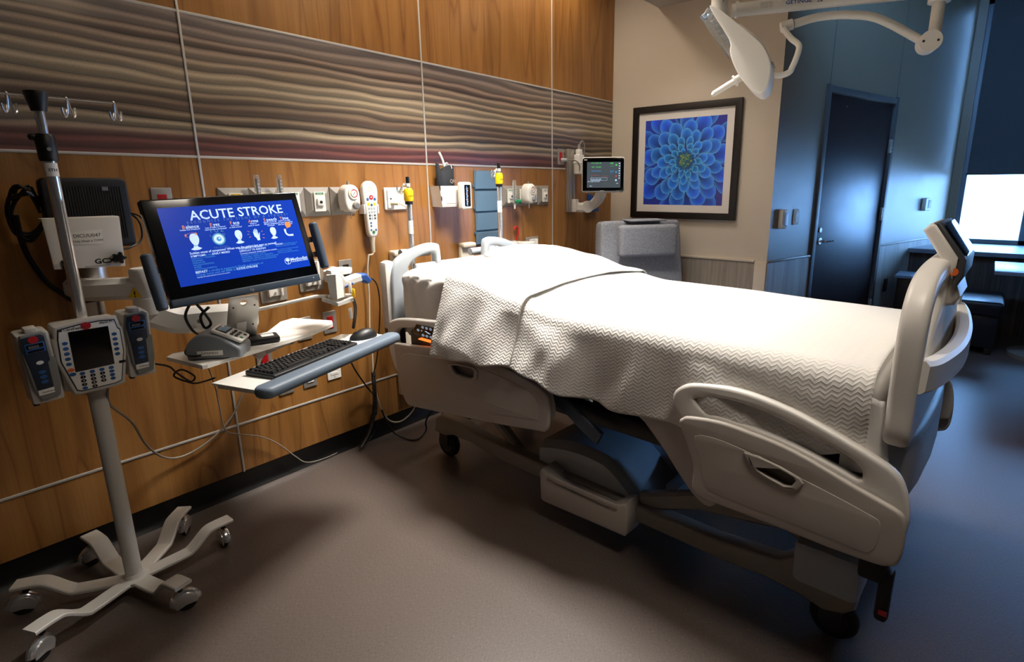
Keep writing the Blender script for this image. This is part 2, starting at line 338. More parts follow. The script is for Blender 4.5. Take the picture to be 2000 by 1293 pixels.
# angled door wall
DA=R(-15); DD=Vector((math.cos(DA),math.sin(DA),0)); TD=fr((XC,-1.41,0),DD,(0,0,1))   # z of the frame points into the room
DL=3.50; ds0,ds1,dzt=.665,1.822,2.14
wd=B()
wd.box((ds0/2-.025,1.75,-.075),(ds0-.05,3.5,.15),T=TD); wd.box(((ds1+.05+DL)/2,1.75,-.075),(DL-ds1-.05,3.5,.15),T=TD); wd.box(((ds0+ds1)/2,(dzt+.05+3.5)/2,-.075),(ds1-ds0+.1,3.45-dzt,.15),T=TD)
wd=struct(wd.done('wall_door','bluegrey',smooth=False))
wains(wd,TD,0,ds0-.055); wains(wd,TD,ds1+.055,DL)
for s in (ds0+.0,ds1+.03): B().box((s,2.85,.0005),(.005,1.3,.003),T=TD).done('wall_seam','frame',wd)
struct(B().box(((ds1+.05+DL)/2,.05,.006),(DL-ds1-.05,.1,.012),.003,T=TD).done('baseboard_door','baseb'))
dr=struct(B().box(((ds0+ds1)/2,dzt/2,-.03),(ds1-ds0,dzt,.045),.003,T=TD).done('door_1','door'))
WM['door_1']=Matrix()
f=B()
f.box((ds0-.026,1.1,0),(.05,2.20,.045),.004,T=TD); f.box((ds1+.026,1.1,0),(.05,2.20,.045),.004,T=TD); f.box(((ds0+ds1)/2,2.166,0),(ds1-ds0,.05,.045),.004,T=TD)
struct(f.done('trim_1','frame'))
h=B(); h.cyl((.745,.985,-.01),(.745,.985,.012),.028,T=TD).cyl((.745,.985,.01),(.745,.985,.055),.011,T=TD).tube(spl([(.745,.985,.055),(.78,.986,.058),(.86,.983,.056)],5),.010,T=TD)
h.done('door_handle','chrome',dr)
B().cyl((.745,1.075,-.01),(.745,1.075,.008),.02,T=TD).done('lock_cylinder','steel',dr)
for z in (1.78,1.17,.30): 
    g=B().box((ds1+.004,z,.010),(.03,.12,.022),.003,T=TD)
    for k in range(4): g.cyl((ds1+.008,z-.06+k*.03+.004,.018),(ds1+.008,z-.06+k*.03+.026,.018),.009,T=TD)
    g.done('hinge','steel',dr)
for s in (.98,1.42): B().cyl((s,2.06,-.009),(s,2.06,-.004),.006,T=TD).done('screw','chrome',dr)
# window wall, sill ledge and its paneled front
WX=7.7
wl=B(); wl.box((WX+.1,-4.2,.40),(.2,4.2,.80)).box((WX+.1,-2.24,1.7),(.2,.30,3.5)).box((WX+.1,-6.0,1.7),(.2,.5,3.5)).box((WX+.1,-4.2,3.40),(.2,4.2,.24))
struct(wl.done('wall_window','bluegrey',smooth=False))
wf=B()
for y in (-2.415,-3.005,-4.2,-5.1,-5.73): wf.box((WX+.10,y,2.04),(.10,.05 if y!=-3.005 else .075,2.5),.004)
for z in (.825,3.255): wf.box((WX+.10,-4.07,z),(.10,3.36,.05),.004)
wf=struct(wf.done('window_1','ledge'))
for a,b_ in ((-2.44,-2.97),(-3.04,-4.175),(-4.225,-5.075),(-5.125,-5.70)):
    B().box((WX+.12,(a+b_)/2,2.04),(.006,a-b_,2.38)).done('window_pane','glass',wf,smooth=False)
lg=sbox('trim_2',6.80,WX+.05,-6.0,-2.03,.755,.80,'ledge',r=.006)
sbox('wall_ledge',6.86,WX,-6.0,-2.07,0,.755,'umber_wood')
bl=B(); 
nb=26
bl.box((WX+.012,-4.093,2.47),(.004,3.314,1.85)).cyl((WX+.012,-2.425,1.545),(WX+.012,-5.74,1.545),.013,n=10)
tag(bl.done('roller_blind','blind',smooth=True),'dark grey roller blind drawn down over the upper part of the window','blind')
# other walls, ceilings
sbox('wall_left',-1.95,-1.8,-6.2,.15,0,CH+.1,'taupe'); sbox('wall_back',-1.8,8.0,-6.35,-6.2,0,CW+.1,'taupe')
ce=B().box(((XC-1.8)/2,-.13,CH+.03),(XC+1.8,.56,.06)); 
struct(ce.done('ceiling','ceil',smooth=False))
c2=sbox('ceiling_low',-1.8,XC,-6.2,-.41,CL,CL+.35,'ceil')
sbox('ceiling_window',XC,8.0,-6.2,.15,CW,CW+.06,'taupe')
# lamps in the ceilings, one of them an added fill near the camera
def troffer(label,x,y,z,sx,sy,lens='lamp_lens'):
    t=thing('ceiling_light',label,'light',tr(x,y,z))
    b=B(); b.box((0,sy/2+.02,0),(sx+.08,.04,.02),.003).box((0,-sy/2-.02,0),(sx+.08,.04,.02),.003).box((sx/2+.02,0,0),(.04,sy,.02),.003).box((-sx/2-.02,0,0),(.04,sy,.02),.003); b.done('frame','white',t)
    B().box((0,0,.006),(sx,sy,.006)).done('diffuser',lens,t)
troffer('square ceiling light above the hospital bed',2.10,-1.00,CL-.012,.54,.54)
troffer('square ceiling light near the room entry',1.15,-2.75,CL-.012,.54,.54)
troffer('small ceiling light above the recliner',3.45,-.85,CL-.012,.28,.28)
# ------------------------------------------------------------------ outdoors
def blob(b,c,r,n,seed,sq=.8):
    q=bmesh.new(); bmesh.ops.create_icosphere(q,subdivisions=n,radius=1)
    for v in q.verts:
        k=1+.3*noise.noise(v.co*2.3+Vector((seed,0,0))); v.co=Vector((v.co.x*r*k,v.co.y*r*k,v.co.z*r*k*sq))+Vector(c)
    return b.bm(q)
M['dirt']=mat('pale_ground','9a7d66',.9,var=.2,bscale=.4); M['leaf']=mat('tree_foliage','a8946e',.9,var=.4,bscale=3); M['stucco']=mat('pale_stucco','c4ac90',.9)
g=B(); n=34; vs=[]; 
for i in range(n):
    for j in range(n):
        x=12+i*7; y=-70+j*5; hgt=-9+max(0,(x-90))*.055+2.0*noise.noise(Vector((x*.03,y*.05,0)))
        vs.append((x,y,hgt))
g.add(vs,[(i*n+j,i*n+j+1,(i+1)*n+j+1,(i+1)*n+j) for i in range(n-1) for j in range(n-1)])
struct(g.done('ground','dirt'))
random.seed(3)
for k in range(4):
    x=50+k*26; y=-2.7+x*(.02,-.11,-.03,-.15,.0)[k%5]-(6 if 85<x<105 else 0); z=-9+max(0,x-90)*.055
    t=thing('tree',('first','second','third','farthest')[k]+' leafy tree down the slope outside the window','tree',tr(x,y,z),'trees beyond the window')
    blob(B(),(0,0,2.2),2.0,2,k).done('crown','leaf',t); B().cyl((0,0,-.6),(0,0,2),.3,.2,8).done('trunk','espresso',t)
t=thing('building','low pale office building outside the window','building',tr(95,-11,-8.6))
B().box((0,0,3),(10,17,6.6)).done('wall','stucco',t,smooth=False)
for i in range(7):
    for k in range(2): B().box((-5.0,-7+i*2.3,2+k*2.6),(.1,1.3,1.3)).done('window','plate',t,smooth=False)
# ================================================================== PICTURE
tp=thing('framed_picture','black framed photograph of a blue dahlia flower on the beige wall','picture',fr((XC-.003,-.69,1.625),(0,-1,0),(0,0,1)))
W2,H2=.459,.449; fwid=.052
o1=[(-W2,-H2),(W2,-H2),(W2,H2),(-W2,H2)]; i1=[(-W2+fwid,-H2+fwid),(W2-fwid,-H2+fwid),(W2-fwid,H2-fwid),(-W2+fwid,H2-fwid)]
B().slab(o1,[i1],.03,.003,tr(0,0,.016)).done('frame','espresso',tp)
B().box((0,0,.010),(2*(W2-fwid)+.004,2*(H2-fwid)+.004,.004)).done('mat_board','matb',tp,smooth=False)
def flower(parent):
    hw,hh=.345,.338; vs=[];fs=[];cols=[]
    def addp(pts,cs,faces):
        k=len(vs); vs.extend(pts); cols.extend(cs); fs.extend(tuple(i+k for i in f) for f in faces)
    z=.0128
    addp([(-hw,-hh,z),(hw,-hh,z),(hw,hh,z),(-hw,hh,z)],[(.015,.04,.42),(.03,.03,.30),(.02,.03,.35),(.01,.05,.5)],[(0,1,2,3)])
    rnd=random.Random(5); c0=(.02,.012)
    rings=[(.47,.22,.135,12),(.385,.20,.125,13),(.315,.17,.108,12),(.250,.145,.088,12),(.190,.110,.068,11),(.140,.080,.050,10),(.098,.052,.034,10)]
    for ri,(rad,ln,wd_,cnt) in enumerate(rings):
        off=rnd.uniform(0,6)
        for k in range(cnt):
            a=off+2*PI*k/cnt+rnd.uniform(-.08,.08); l=ln*rnd.uniform(.88,1.1); w_=wd_*rnd.uniform(.85,1.12); r0=rad-l
            z+=.00001; N=22; ca,sa=math.cos(a),math.sin(a)
            t_=ri/6; tone=rnd.uniform(.75,1.15)
            edge=(.07+.14*t_,.36+.34*t_,1.0); mid=(.012,.10+.20*t_,.95*tone); core=(.002,.008,.13*tone)
            pts=[];cs=[];fc=[]
            for j in range(N+1):
                u=j/N; wdt=w_*.5*(math.sin(PI*u**1.55)**.60 if 0<u<1 else 0)+.002
                x=r0+l*u
                for q,s_ in enumerate((-1,-.86,-.45,0,.45,.86,1)):
                    px,py=x,wdt*s_
                    X=c0[0]+px*ca-py*sa; Y=c0[1]+px*sa+py*ca
                    pts.append((min(max(X,-hw),hw),min(max(Y,-hh),hh),z+.000001*q))
                    e=max(abs(s_)**6,(max(0,(u-.80)/.20))**2.0)
                    inner=min(1,u*1.25)**1.4
                    b0=[core[i]*(1-inner)+mid[i]*inner for i in range(3)]
                    if abs(s_)<.3: b0=[v*.8 for v in b0]
                    cs.append(tuple(b0[i]*(1-e)+edge[i]*e for i in range(3)))
                if j: fc+=[((j-1)*7+q,(j-1)*7+q+1,j*7+q+1,j*7+q) for q in range(6)]
            addp(pts,cs,fc)
    for k in range(70):
        rr=.075*math.sqrt(k/70); a=k*2.399963; rs=.0075+.004*rnd.random(); z+=.00001; n=10
        cc=(c0[0]+rr*math.cos(a),c0[1]+rr*math.sin(a)); g=rnd.random()
        col=(.01,.10,.30) if rr>.055 else ((.10,.28,.16) if g>.55 else ((.02,.16,.24) if g>.2 else (.3,.36,.12)))
        addp([(cc[0],cc[1],z)]+[(cc[0]+rs*math.cos(2*PI*i/n),cc[1]+rs*math.sin(2*PI*i/n),z) for i in range(n)],[tuple(min(1,c*1.6) for c in col)]+[tuple(c*.4 for c in col)]*n,[(0,1+i,1+(i+1)%n) for i in range(n)])
    me=bpy.data.meshes.new('flower_print'); me.from_pydata(vs,[],fs)
    ca_=me.color_attributes.new('print','FLOAT_COLOR','POINT')
    for i,c in enumerate(cols): ca_.data[i].color=(c[0],c[1],c[2],1)
    m,nt,b,N,L,MA=nodes('printed_flower'); at=N('Attribute'); at.attribute_name='print'; L(at.outputs['Color'],b.inputs['Base Color']); b.inputs['Roughness'].default_value=.5
    b.inputs['Coat Weight'].default_value=.5; b.inputs['Coat Roughness'].default_value=.03
    me.materials.append(m); o=bpy.data.objects.new('flower_print',me); COL.objects.link(o); o.parent=parent; o['label']='photograph of a deep blue dahlia'
flower(tp)
# ================================================================== HOSPITAL BED (local: u across, v towards the headwall, z up)
TB=Matrix.Translation(BEDO)@Matrix.Rotation(TH,4,'Z')
bed=thing('hospital_bed','adjustable hospital bed with pale grey moulded side rails standing against the wood headwall','bed',TB)
def side(b,us,pts,holes,t,bev,u): # slab in (v,z) plane at u
    return b.slab(pts,holes,t,bev,Matrix.Translation((u,0,0))@VZ)
def pv(px,py,u=-.53): q=BU(px,py,u); return (q.y,q.z)
# head side rail: rear hoop + front panel
hoop=spl([(-.352,.70),(-.37,.765),(-.42,.795),(-.52,.815),(-.66,.830),(-.85,.843),(-1.05,.825),(-1.25,.775),(-1.40,.70),(-1.46,.62),(-1.44,.53),(-1.2,.48),(-.8,.46),(-.55,.45),(-.46,.47),(-.40,.53),(-.362,.62)],4,True)
hole=spl([(-.425,.705),(-.45,.745),(-.52,.765),(-.70,.785),(-.90,.79),(-1.05,.765),(-1.12,.72),(-1.0,.69),(-.7,.66),(-.50,.60),(-.445,.62)],4,True)
fp=spl([(-.450,.600),(-.447,.672),(-.462,.684),(-.62,.700),(-.80,.722),(-1.02,.735),(-1.22,.722),(-1.38,.692),(-1.462,.660),(-1.478,.62),(-1.472,.53),(-1.452,.497),(-1.41,.489),(-1.15,.448),(-.85,.407),(-.58,.372),(-.525,.374),(-.49,.42),(-.462,.51)],4,True)
inner=spl([(-.50,.62),(-.70,.665),(-1.0,.688),(-1.25,.672),(-1.40,.635),(-1.415,.55),(-1.38,.532),(-1.1,.49),(-.62,.425),(-.55,.45)],4,True)
fp2=spl([pv(1331,822),pv(1337,814),pv(1350,811),pv(1408,820),pv(1470,841),pv(1537,868),pv(1600,902),pv(1665,941),pv(1720,972),pv(1762,998),pv(1771,1016),pv(1771,1040),pv(1764,1080),pv(1752,1099),pv(1735,1101),pv(1710,1096),pv(1622,1065),pv(1500,1017),pv(1378,970),pv(1360,957),pv(1355,942),pv(1358,911),pv(1352,885),pv(1343,860)],3,True)
inner2=spl([pv(1362,848),pv(1420,858),pv(1520,905),pv(1620,955),pv(1700,998),pv(1722,1016),pv(1716,1055),pv(1700,1072),pv(1670,1064),pv(1560,1020),pv(1410,962),pv(1380,940),pv(1374,900)],3,True)
hoop2=spl([pv(1310,778),pv(1318,762),pv(1345,752),pv(1400,756),pv(1460,770),pv(1540,802),pv(1620,845),pv(1700,893),pv(1745,925),pv(1765,955),pv(1774,1000),pv(1770,1040),pv(1740,1060),pv(1600,985),pv(1480,940),pv(1380,900),pv(1350,860),pv(1330,822),pv(1315,798)],3,True)
hole2=spl([pv(1352,782),pv(1380,778),pv(1430,786),pv(1500,812),pv(1580,852),pv(1650,893),pv(1675,914),pv(1682,930),pv(1674,940),pv(1630,915),pv(1540,868),pv(1460,835),pv(1400,815),pv(1376,810)],3,True)
def inset(pl,k):
    c=Vector((sum(p[0] for p in pl)/len(pl),sum(p[1] for p in pl)/len(pl)))
    return [tuple(c+(Vector(p[:2])-c)*k) for p in pl]
def grip(vc,zc,l,ang,side_): # moulded finger recess with a lip
    a=R(ang); ca,sa=math.cos(a),math.sin(a)
    P=lambda x,y:(vc+x*ca-y*sa, zc+x*sa+y*ca)
    return [P(x,y) for x,y in [(l/2,.0),(l/2-.01,.017),(-l*.28,.017),(-l/2,.004),(-l*.42,-.012),(-l*.2,-.02),(l/2-.02,-.02),(l/2,-.012)]]
for sgn in (-1,1):
    for nm,hp,hl,pp,ip,gr in (('head',hoop,hole,fp,inner,[pv(*p) for p in ((885,709),(900,709),(930,715),(938,722),(937,736),(930,739),(912,734),(896,728),(889,719))]),('foot',hoop2,hole2,fp2,inner2,None)):
        v2=lambda pl:[(p[0],p[1]) for p in pl]
        if gr is None:
            a0,a1,a2=pv(1455,880),pv(1567,935),pv(1562,950)
            gr=[pv(*p) for p in ((1465,882),(1490,889),(1530,908),(1562,927),(1568,936),(1558,948),(1540,946),(1505,927),(1482,912),(1474,903))]
        rail=side(B(),0,v2(hp),[v2(hl)],.035,.012,sgn*.505).done('side_rail','bedlight',bed,label=f'pale grey {nm}-end side rail')
        side(B(),0,v2(pp),[gr],.022,.009,sgn*.538).done('rail_panel','bedgrey',rail)
        side(B(),0,v2(ip),[gr],.0045,.002,sgn*.5485).done('raised_field','bedgrey',rail)
        side(B(),0,inset(gr,1.12),[inset(gr,.84)],.012,.004,sgn*.551).done('grip_lip','bedgrey',rail)
        side(B(),0,inset(gr,1.0),[],.004,.001,sgn*.528).done('grip_recess','baseg',rail)
        # support arm from the frame
        vv=-.95 if nm=='head' else -2.3
        B().ribbon(spl([(sgn*.30,vv,.47),(sgn*.42,vv,.46),(sgn*.47,vv,.50),(sgn*.485,vv,.56)],4),.30,.03,(0,0,1)).done('rail_arm','baseg',rail)
# touch panel and amber light in the near head rail
cp=B(); cp.box((-.495,-.72,.705),(.05,.34,.115),.012); cp.done('control_console','darkgrey',bed)
scp=side(B(),0,[(p[0],p[1]) for p in spl([(-.60,.765),(-.625,.800),(-.65,.806),(-.86,.808),(-.88,.80),(-.88,.755),(-.86,.748),(-.68,.744),(-.625,.748)],3,True)],[],.012,.003,-.530)
tpn=scp.done('touch_panel','pglass',bed)
ic=B(); TF=fr((-.5368,-.625,.762),(0,-1,0),(0,0,1))@Matrix.Diagonal((1,.62,1,1))
def ring(b,c,r,w_,T,n=20):
    o_=[(c[0]+r*math.cos(2*PI*k/n),c[1]+r*math.sin(2*PI*k/n)) for k in range(n)]; i_=[(c[0]+(r-w_)*math.cos(2*PI*k/n),c[1]+(r-w_)*math.sin(2*PI*k/n)) for k in range(n)]
    vs=[(x,y,0) for x,y in o_+i_]; b.add(vs,[(k,(k+1)%n,n+(k+1)%n,n+k) for k in range(n)],T)
for cx_,cy_ in ((.018,.027),(.055,.058),(.085,.058),(.115,.058),(.055,-.004),(.085,-.004),(.115,-.004),(.16,.058),(.16,-.004)):
    ring(ic,(cx_,cy_),.0095,.0016,TF); ic.box((cx_,cy_,0),(.003,.008,.0006),T=TF)
ic.box((.08,.03,0),(.016,.005,.0006),T=TF@rz(0)).box((.094,.024,0),(.016,.006,.0006),T=TF).box((.105,.02,0),(.014,.004,.0006),T=TF)
ic.text('!!!',.014,(.04,.024,0),T=TF)
ic.done('touch_icons','scrtext',tpn,smooth=False)
B().box((-.534,-.74,.737),(.02,.18,.006),.002).done('status_light','glow',bed,label='amber status light glowing under the touch panel')
# deck and understructure
dk=B(); dk.box((0,-1.48,.655),(.86,2.10,.05),.01); dk.box((0,-1.5,.60),(.60,1.9,.07),.01); dk.done('mattress_deck','darkgrey',bed)
fm=B()
for s_ in (-1,1): fm.box((s_*.36,-1.52,.545),(.05,2.05,.075),.01)
for v_ in (-.55,-1.3,-2.0,-2.5): fm.box((0,v_,.545),(.70,.06,.06),.01)
fm.done('bed_frame','black',bed)
hb=B(); hb.ribbon(spl([(-.43,-1.40,.60),(-.455,-1.50,.585),(-.46,-1.60,.53),(-.46,-1.66,.50)],4),.06,.02,(1,0,0)); hb.done('release_handle','slate',bed)
# moulded knee-section skirt below the blanket hem in front of the foot rail
side(B(),0,[(p[0],p[1]) for p in spl([(-1.80,.675),(-1.98,.70),(-2.12,.70),(-2.16,.62),(-2.16,.47),(-2.12,.40),(-2.05,.43),(-1.95,.54),(-1.86,.63)],3,True)],[],.05,.012,-.455).done('frame_skirt','bedgrey',bed)
# base: long side beams, flared ends, cross tubes
bs=B()
beam=[(-.50,.155),(-.515,.235),(-.57,.27),(-.72,.262),(-.86,.235),(-1.30,.220),(-2.10,.215),(-2.32,.235),(-2.40,.30),(-2.46,.325),(-2.53,.325),(-2.555,.29),(-2.56,.17),(-2.53,.14),(-2.47,.122),(-2.40,.14),(-2.28,.15),(-2.12,.14),(-1.6,.145),(-1.0,.15),(-.80,.175),(-.66,.175),(-.58,.15)]
for s_ in (-1,1): side(bs,0,beam,[],.07,.012,s_*.335)
bs.done('base_frame','baseg',bed)
be=B(); be.box((0,-.56,.225),(.66,.11,.07),.02); be.done('base_end','baseg',bed,label='base cross member at the head end')
be=B()
for s_ in (-1,1): be.box((s_*.285,-2.465,.262),(.19,.20,.15),.025)
be.box((0,-2.48,.235),(.56,.12,.08),.02); be.done('base_end','bedblue',bed,label='pale base cover at the foot end')
B().cyl((-.33,-2.44,.33),(-.33,-2.44,.336),.018).done('brake_button','bedgrey',bed)
for s_ in (-1,1):
    for v_ in (-.52,-2.47):
        fk=B(); fk.box((s_*.305,v_,.150),(.075,.10,.03),.012).box((s_*.305-.032,v_-.02,.12),(.010,.07,.10),.004).box((s_*.305+.032,v_-.02,.12),(.010,.07,.10),.004).cyl((s_*.305,v_,.18),(s_*.305,v_,.25),.02)
        c=fk.done('caster','darkgrey',bed)
        wv=B(); X=fr((s_*.305,v_-.025,.075),(0,1,0),(0,0,1)); wv.lathe([(0,-.022),(.05,-.022),(.068,-.018),(.0745,-.008),(.0745,.008),(.068,.018),(.05,.022),(0,.022)],28,X); wv.done('wheel','rubber',c)
        hbc=B(); hbc.lathe([(0,-.024),(.045,-.024),(.045,.024),(0,.024)],24,X); hbc.done('wheel_disc','darkgrey',c)
# lift struts
ls=B()
ls.ribbon([(-.30,-1.10,.19),(-.30,-.86,.36),(-.30,-.80,.52)],.05,.05,(1,0,0)); ls.ribbon([(.30,-1.10,.19),(.30,-.86,.36),(.30,-.80,.52)],.05,.05,(1,0,0))
ls.box((0,-.90,.36),(.58,.05,.09),.01); ls.ribbon([(-.14,-.66,.30),(-.14,-.78,.44),(-.14,-.98,.53)],.06,.03,(1,0,0))
ls.done('lift_strut','baseg',bed)
ls=B()
ls.ribbon([(-.28,-2.40,.30),(-.28,-2.20,.40),(-.28,-1.95,.53)],.06,.05,(1,0,0)); ls.ribbon([(.28,-2.40,.30),(.28,-2.20,.40),(.28,-1.95,.53)],.06,.05,(1,0,0))
ls.box((0,-2.25,.385),(.56,.05,.07),.01); ls.ribbon([(-.32,-1.78,.22),(-.30,-2.0,.30),(-.28,-2.28,.335)],.07,.05,(1,0,0))
ls.done('lift_strut','baseg',bed)
B().box((.05,-1.02,.44),(.22,.12,.12),.015).done('actuator','bedblue',bed)
B().cyl((.05,-.80,.40),(.05,-1.25,.34),.04,.03).done('actuator_rod','bedblue',bed)
# battery box on the near beam, domed cover and drive box in the middle
bx=B(); side(bx,0,[(-1.32,.23),(-1.335,.25),(-1.36,.235),(-1.42,.205),(-1.68,.20),(-1.735,.235),(-1.765,.25),(-1.775,.23),(-1.775,.12),(-1.765,.105),(-1.34,.09),(-1.325,.10)],[],.10,.010,-.385)
bx.box((-.436,-1.55,.222),(.006,.36,.022),.002); bx.done('battery_box','bedgrey',bed)
dm=B(); N1,N2=16,8
vs=[]
for i in range(N1+1):
    for j in range(N2+1):
        t=i/N1; a=j/N2; v_=-1.24-.56*t; hz=.20+.155*(math.sin(PI*min(1,t*.5+.28))**1.2)*(1 if t<.62 else max(0,1-((t-.62)/.38)**1.6)); u_=-.34+.30*a
        vs.append((u_,v_,hz-(.03 if j==0 else 0)))
vs+= [(p[0],p[1],.16) for p in vs]
K=(N1+1)*(N2+1); fs=[(i*(N2+1)+j,i*(N2+1)+j+1,(i+1)*(N2+1)+j+1,(i+1)*(N2+1)+j) for i in range(N1) for j in range(N2)]
fs+=[(i*(N2+1),(i+1)*(N2+1),(i+1)*(N2+1)+K,i*(N2+1)+K) for i in range(N1)]+[(i*(N2+1)+N2,(i+1)*(N2+1)+N2,(i+1)*(N2+1)+N2+K,i*(N2+1)+N2+K) for i in range(N1)]+[(j,j+1,j+1+K,j+K) for j in range(N2)]+[(N1*(N2+1)+j,N1*(N2+1)+j+1,N1*(N2+1)+j+1+K,N1*(N2+1)+j+K) for j in range(N2)]
dm.add(vs,fs).done('domed_cover','bedblue',bed)
B().box((.12,-1.62,.21),(.34,.42,.14),.008).box((-.05,-1.84,.20),(.30,.06,.10),.006).done('drive_box','bedblue',bed)
B().box((.30,-1.35,.36),(.26,.38,.15),.015).done('motor_housing','black',bed)
# footboard: hoop with grip openings, panel, bowed push bar, base skirt
TFB=fr((0,-2.607,0),(1,0,0),(0,0,1))
def foothoop(b,v0,t=.06,w0=1.0):
    T=fr((0,v0,0),(1,0,0),(0,0,1))
    o_=spl([(-.495,.795),(-.500,.90),(-.500,1.05),(-.485,1.13),(-.44,1.188),(-.36,1.222),(-.2,1.238),(0,1.24),(.2,1.238),(.36,1.222),(.44,1.188),(.485,1.13),(.500,1.05),(.500,.90),(.495,.795),(.40,.775),(0,.77),(-.40,.775)],4,True)
    h1=spl([(-.425,.98),(-.425,1.08),(-.40,1.14),(-.32,1.165),(-.20,1.178),(-.15,1.165),(-.16,1.13),(-.26,1.08),(-.36,1.01),(-.40,.965)],4,True)
    h2=[(-p[0],p[1]) for p in h1][::-1]
    return b.slab([(p[0],p[1]) for p in o_],[[(p[0],p[1]) for p in h1],[(p[0],p[1]) for p in h2]],t,.018,T)
foothoop(B(),-2.610,.062).done('footboard','bedlight',bed)
fbp=bpy.data.objects['footboard']
B().slab([(p[0],p[1]) for p in spl([(-.40,.80),(-.41,.95),(-.30,1.03),(-.15,1.10),(0,1.12),(.15,1.10),(.30,1.03),(.41,.95),(.40,.80)],4,True)],[],.05,.008,fr((0,-2.612,0),(1,0,0),(0,0,1))).done('board_panel','darkgrey',fbp)
pb=B(); pb.ribbon(spl([(-.47,-2.635,.975),(-.38,-2.655,.965),(-.18,-2.677,.955),(0,-2.683,.95),(.18,-2.677,.955),(.38,-2.655,.965),(.47,-2.635,.975)],6),.045,.085,(0,0,1)); pb.done('push_bar','bedlight',bed)
sk=B(); sk.slab([(p[0],p[1]) for p in [(-.46,-2.50),(-.475,-2.60),(-.40,-2.635),(-.2,-2.652),(0,-2.657),(.2,-2.652),(.40,-2.635),(.475,-2.60),(.46,-2.50)]],[],.22,.03,tr(0,0,.66)); sk.done('foot_skirt','bedgrey',bed)
sk=B(); sk.slab([(-.44,-2.45),(-.45,-2.56),(-.30,-2.61),(0,-2.625),(.30,-2.61),(.45,-2.56),(.44,-2.45)],[],.14,.03,tr(0,0,.50)); sk.done('foot_bumper','baseg',bed)
B().box((-.455,-2.60,.43),(.05,.07,.13),.01).box((-.455,-2.635,.33),(.05,.035,.16),.012).done('foot_pedal','rubber',bed)
B().box((-.482,-2.64,.285),(.004,.02,.014)).done('pedal_mark','red',bed)
# control console on the footboard
#TCs=Matrix.Translation((-.02,-2.612,1.235))@Matrix.Rotation(R(-38),4,'X')   # local: x across, y leans, z thickness
def vprof(pts,u0,u1,bev=.008): return B().slab(pts,[],u1-u0,bev,Matrix.Translation(((u0+u1)/2,0,0))@VZ)
cns=vprof([(-2.562,1.318),(-2.578,1.338),(-2.592,1.336),(-2.655,1.245),(-2.650,1.180),(-2.636,1.205)],-.155,.135,.010).done('foot_console','bedlight',bed,label='touch console tilted back over the footboard')
vprof([(-2.585,1.339),(-2.600,1.342),(-2.674,1.240),(-2.673,1.194),(-2.660,1.160),(-2.650,1.170),(-2.656,1.240)],-.150,.130,.005).done('bezel','darkgrey',cns)
fn=Vector((0,-.102,-.074)).normalized(); TK=fr((-.01,-2.6385,1.2925),(1,0,0),(0,.587,.810))
B().slab(rrect(-.125,-.055,.125,.055,.008),[],.003,.001,TK@tr(0,0,.0025)).done('screen','pglass',cns)
vprof([(-2.585,1.235),(-2.615,1.25),(-2.645,1.210),(-2.672,1.131),(-2.660,1.105),(-2.615,1.095),(-2.585,1.12)],-.13,.11,.012).done('neck','bedgrey',cns)
B().cyl((-.1505,-2.650,1.205),(-.1535,-2.650,1.205),.011,n=20).done('alarm_light','orange',cns)
# headboard: two uprights with arched grips, white cores, bumper rollers
for s_ in (-1,1):
    def q(u,z): return (s_*u,z)
    T=fr((0,-.355,0),(1,0,0),(0,0,1))
    arch_o=spl([q(.475,.72),q(.485,.90),q(.478,1.02),q(.44,1.085),q(.36,1.125),q(.26,1.15),q(.19,1.148),q(.165,1.11),q(.16,.90),q(.18,.74),q(.33,.70)],4,True)
    arch_i=spl([q(.385,.98),q(.375,1.04),q(.33,1.078),q(.26,1.10),q(.21,1.10),q(.20,1.06),q(.205,.99),q(.29,.965)],4,True)
    B().slab([(p[0],p[1]) for p in arch_o],[[(p[0],p[1]) for p in arch_i]],.045,.012,T).done('headboard_grip','bedblue',bed)
    po=B(); po.box((s_*.475,-.325,.90),(.07,.07,.36),.025); po.done('headboard_post','bedlight',bed)
    po=B(); po.box((s_*.46,-.335,.68),(.08,.09,.12),.015); po.done('post_base','darkgrey',bed)
    po=B(); a,c,e=((-.335,-.15,1.098) if s_<0 else (.16,.43,1.062)); po.cyl((a,-.245,e),(c,-.245,e),.021).cyl((c-.075,-.245,e),(c,-.245,e),.029); po.done('bumper_roller','bedblue',bed)
B().box((0,-.355,.88),(.66,.035,.34),.01).done('headboard_panel','bedblue',bed)
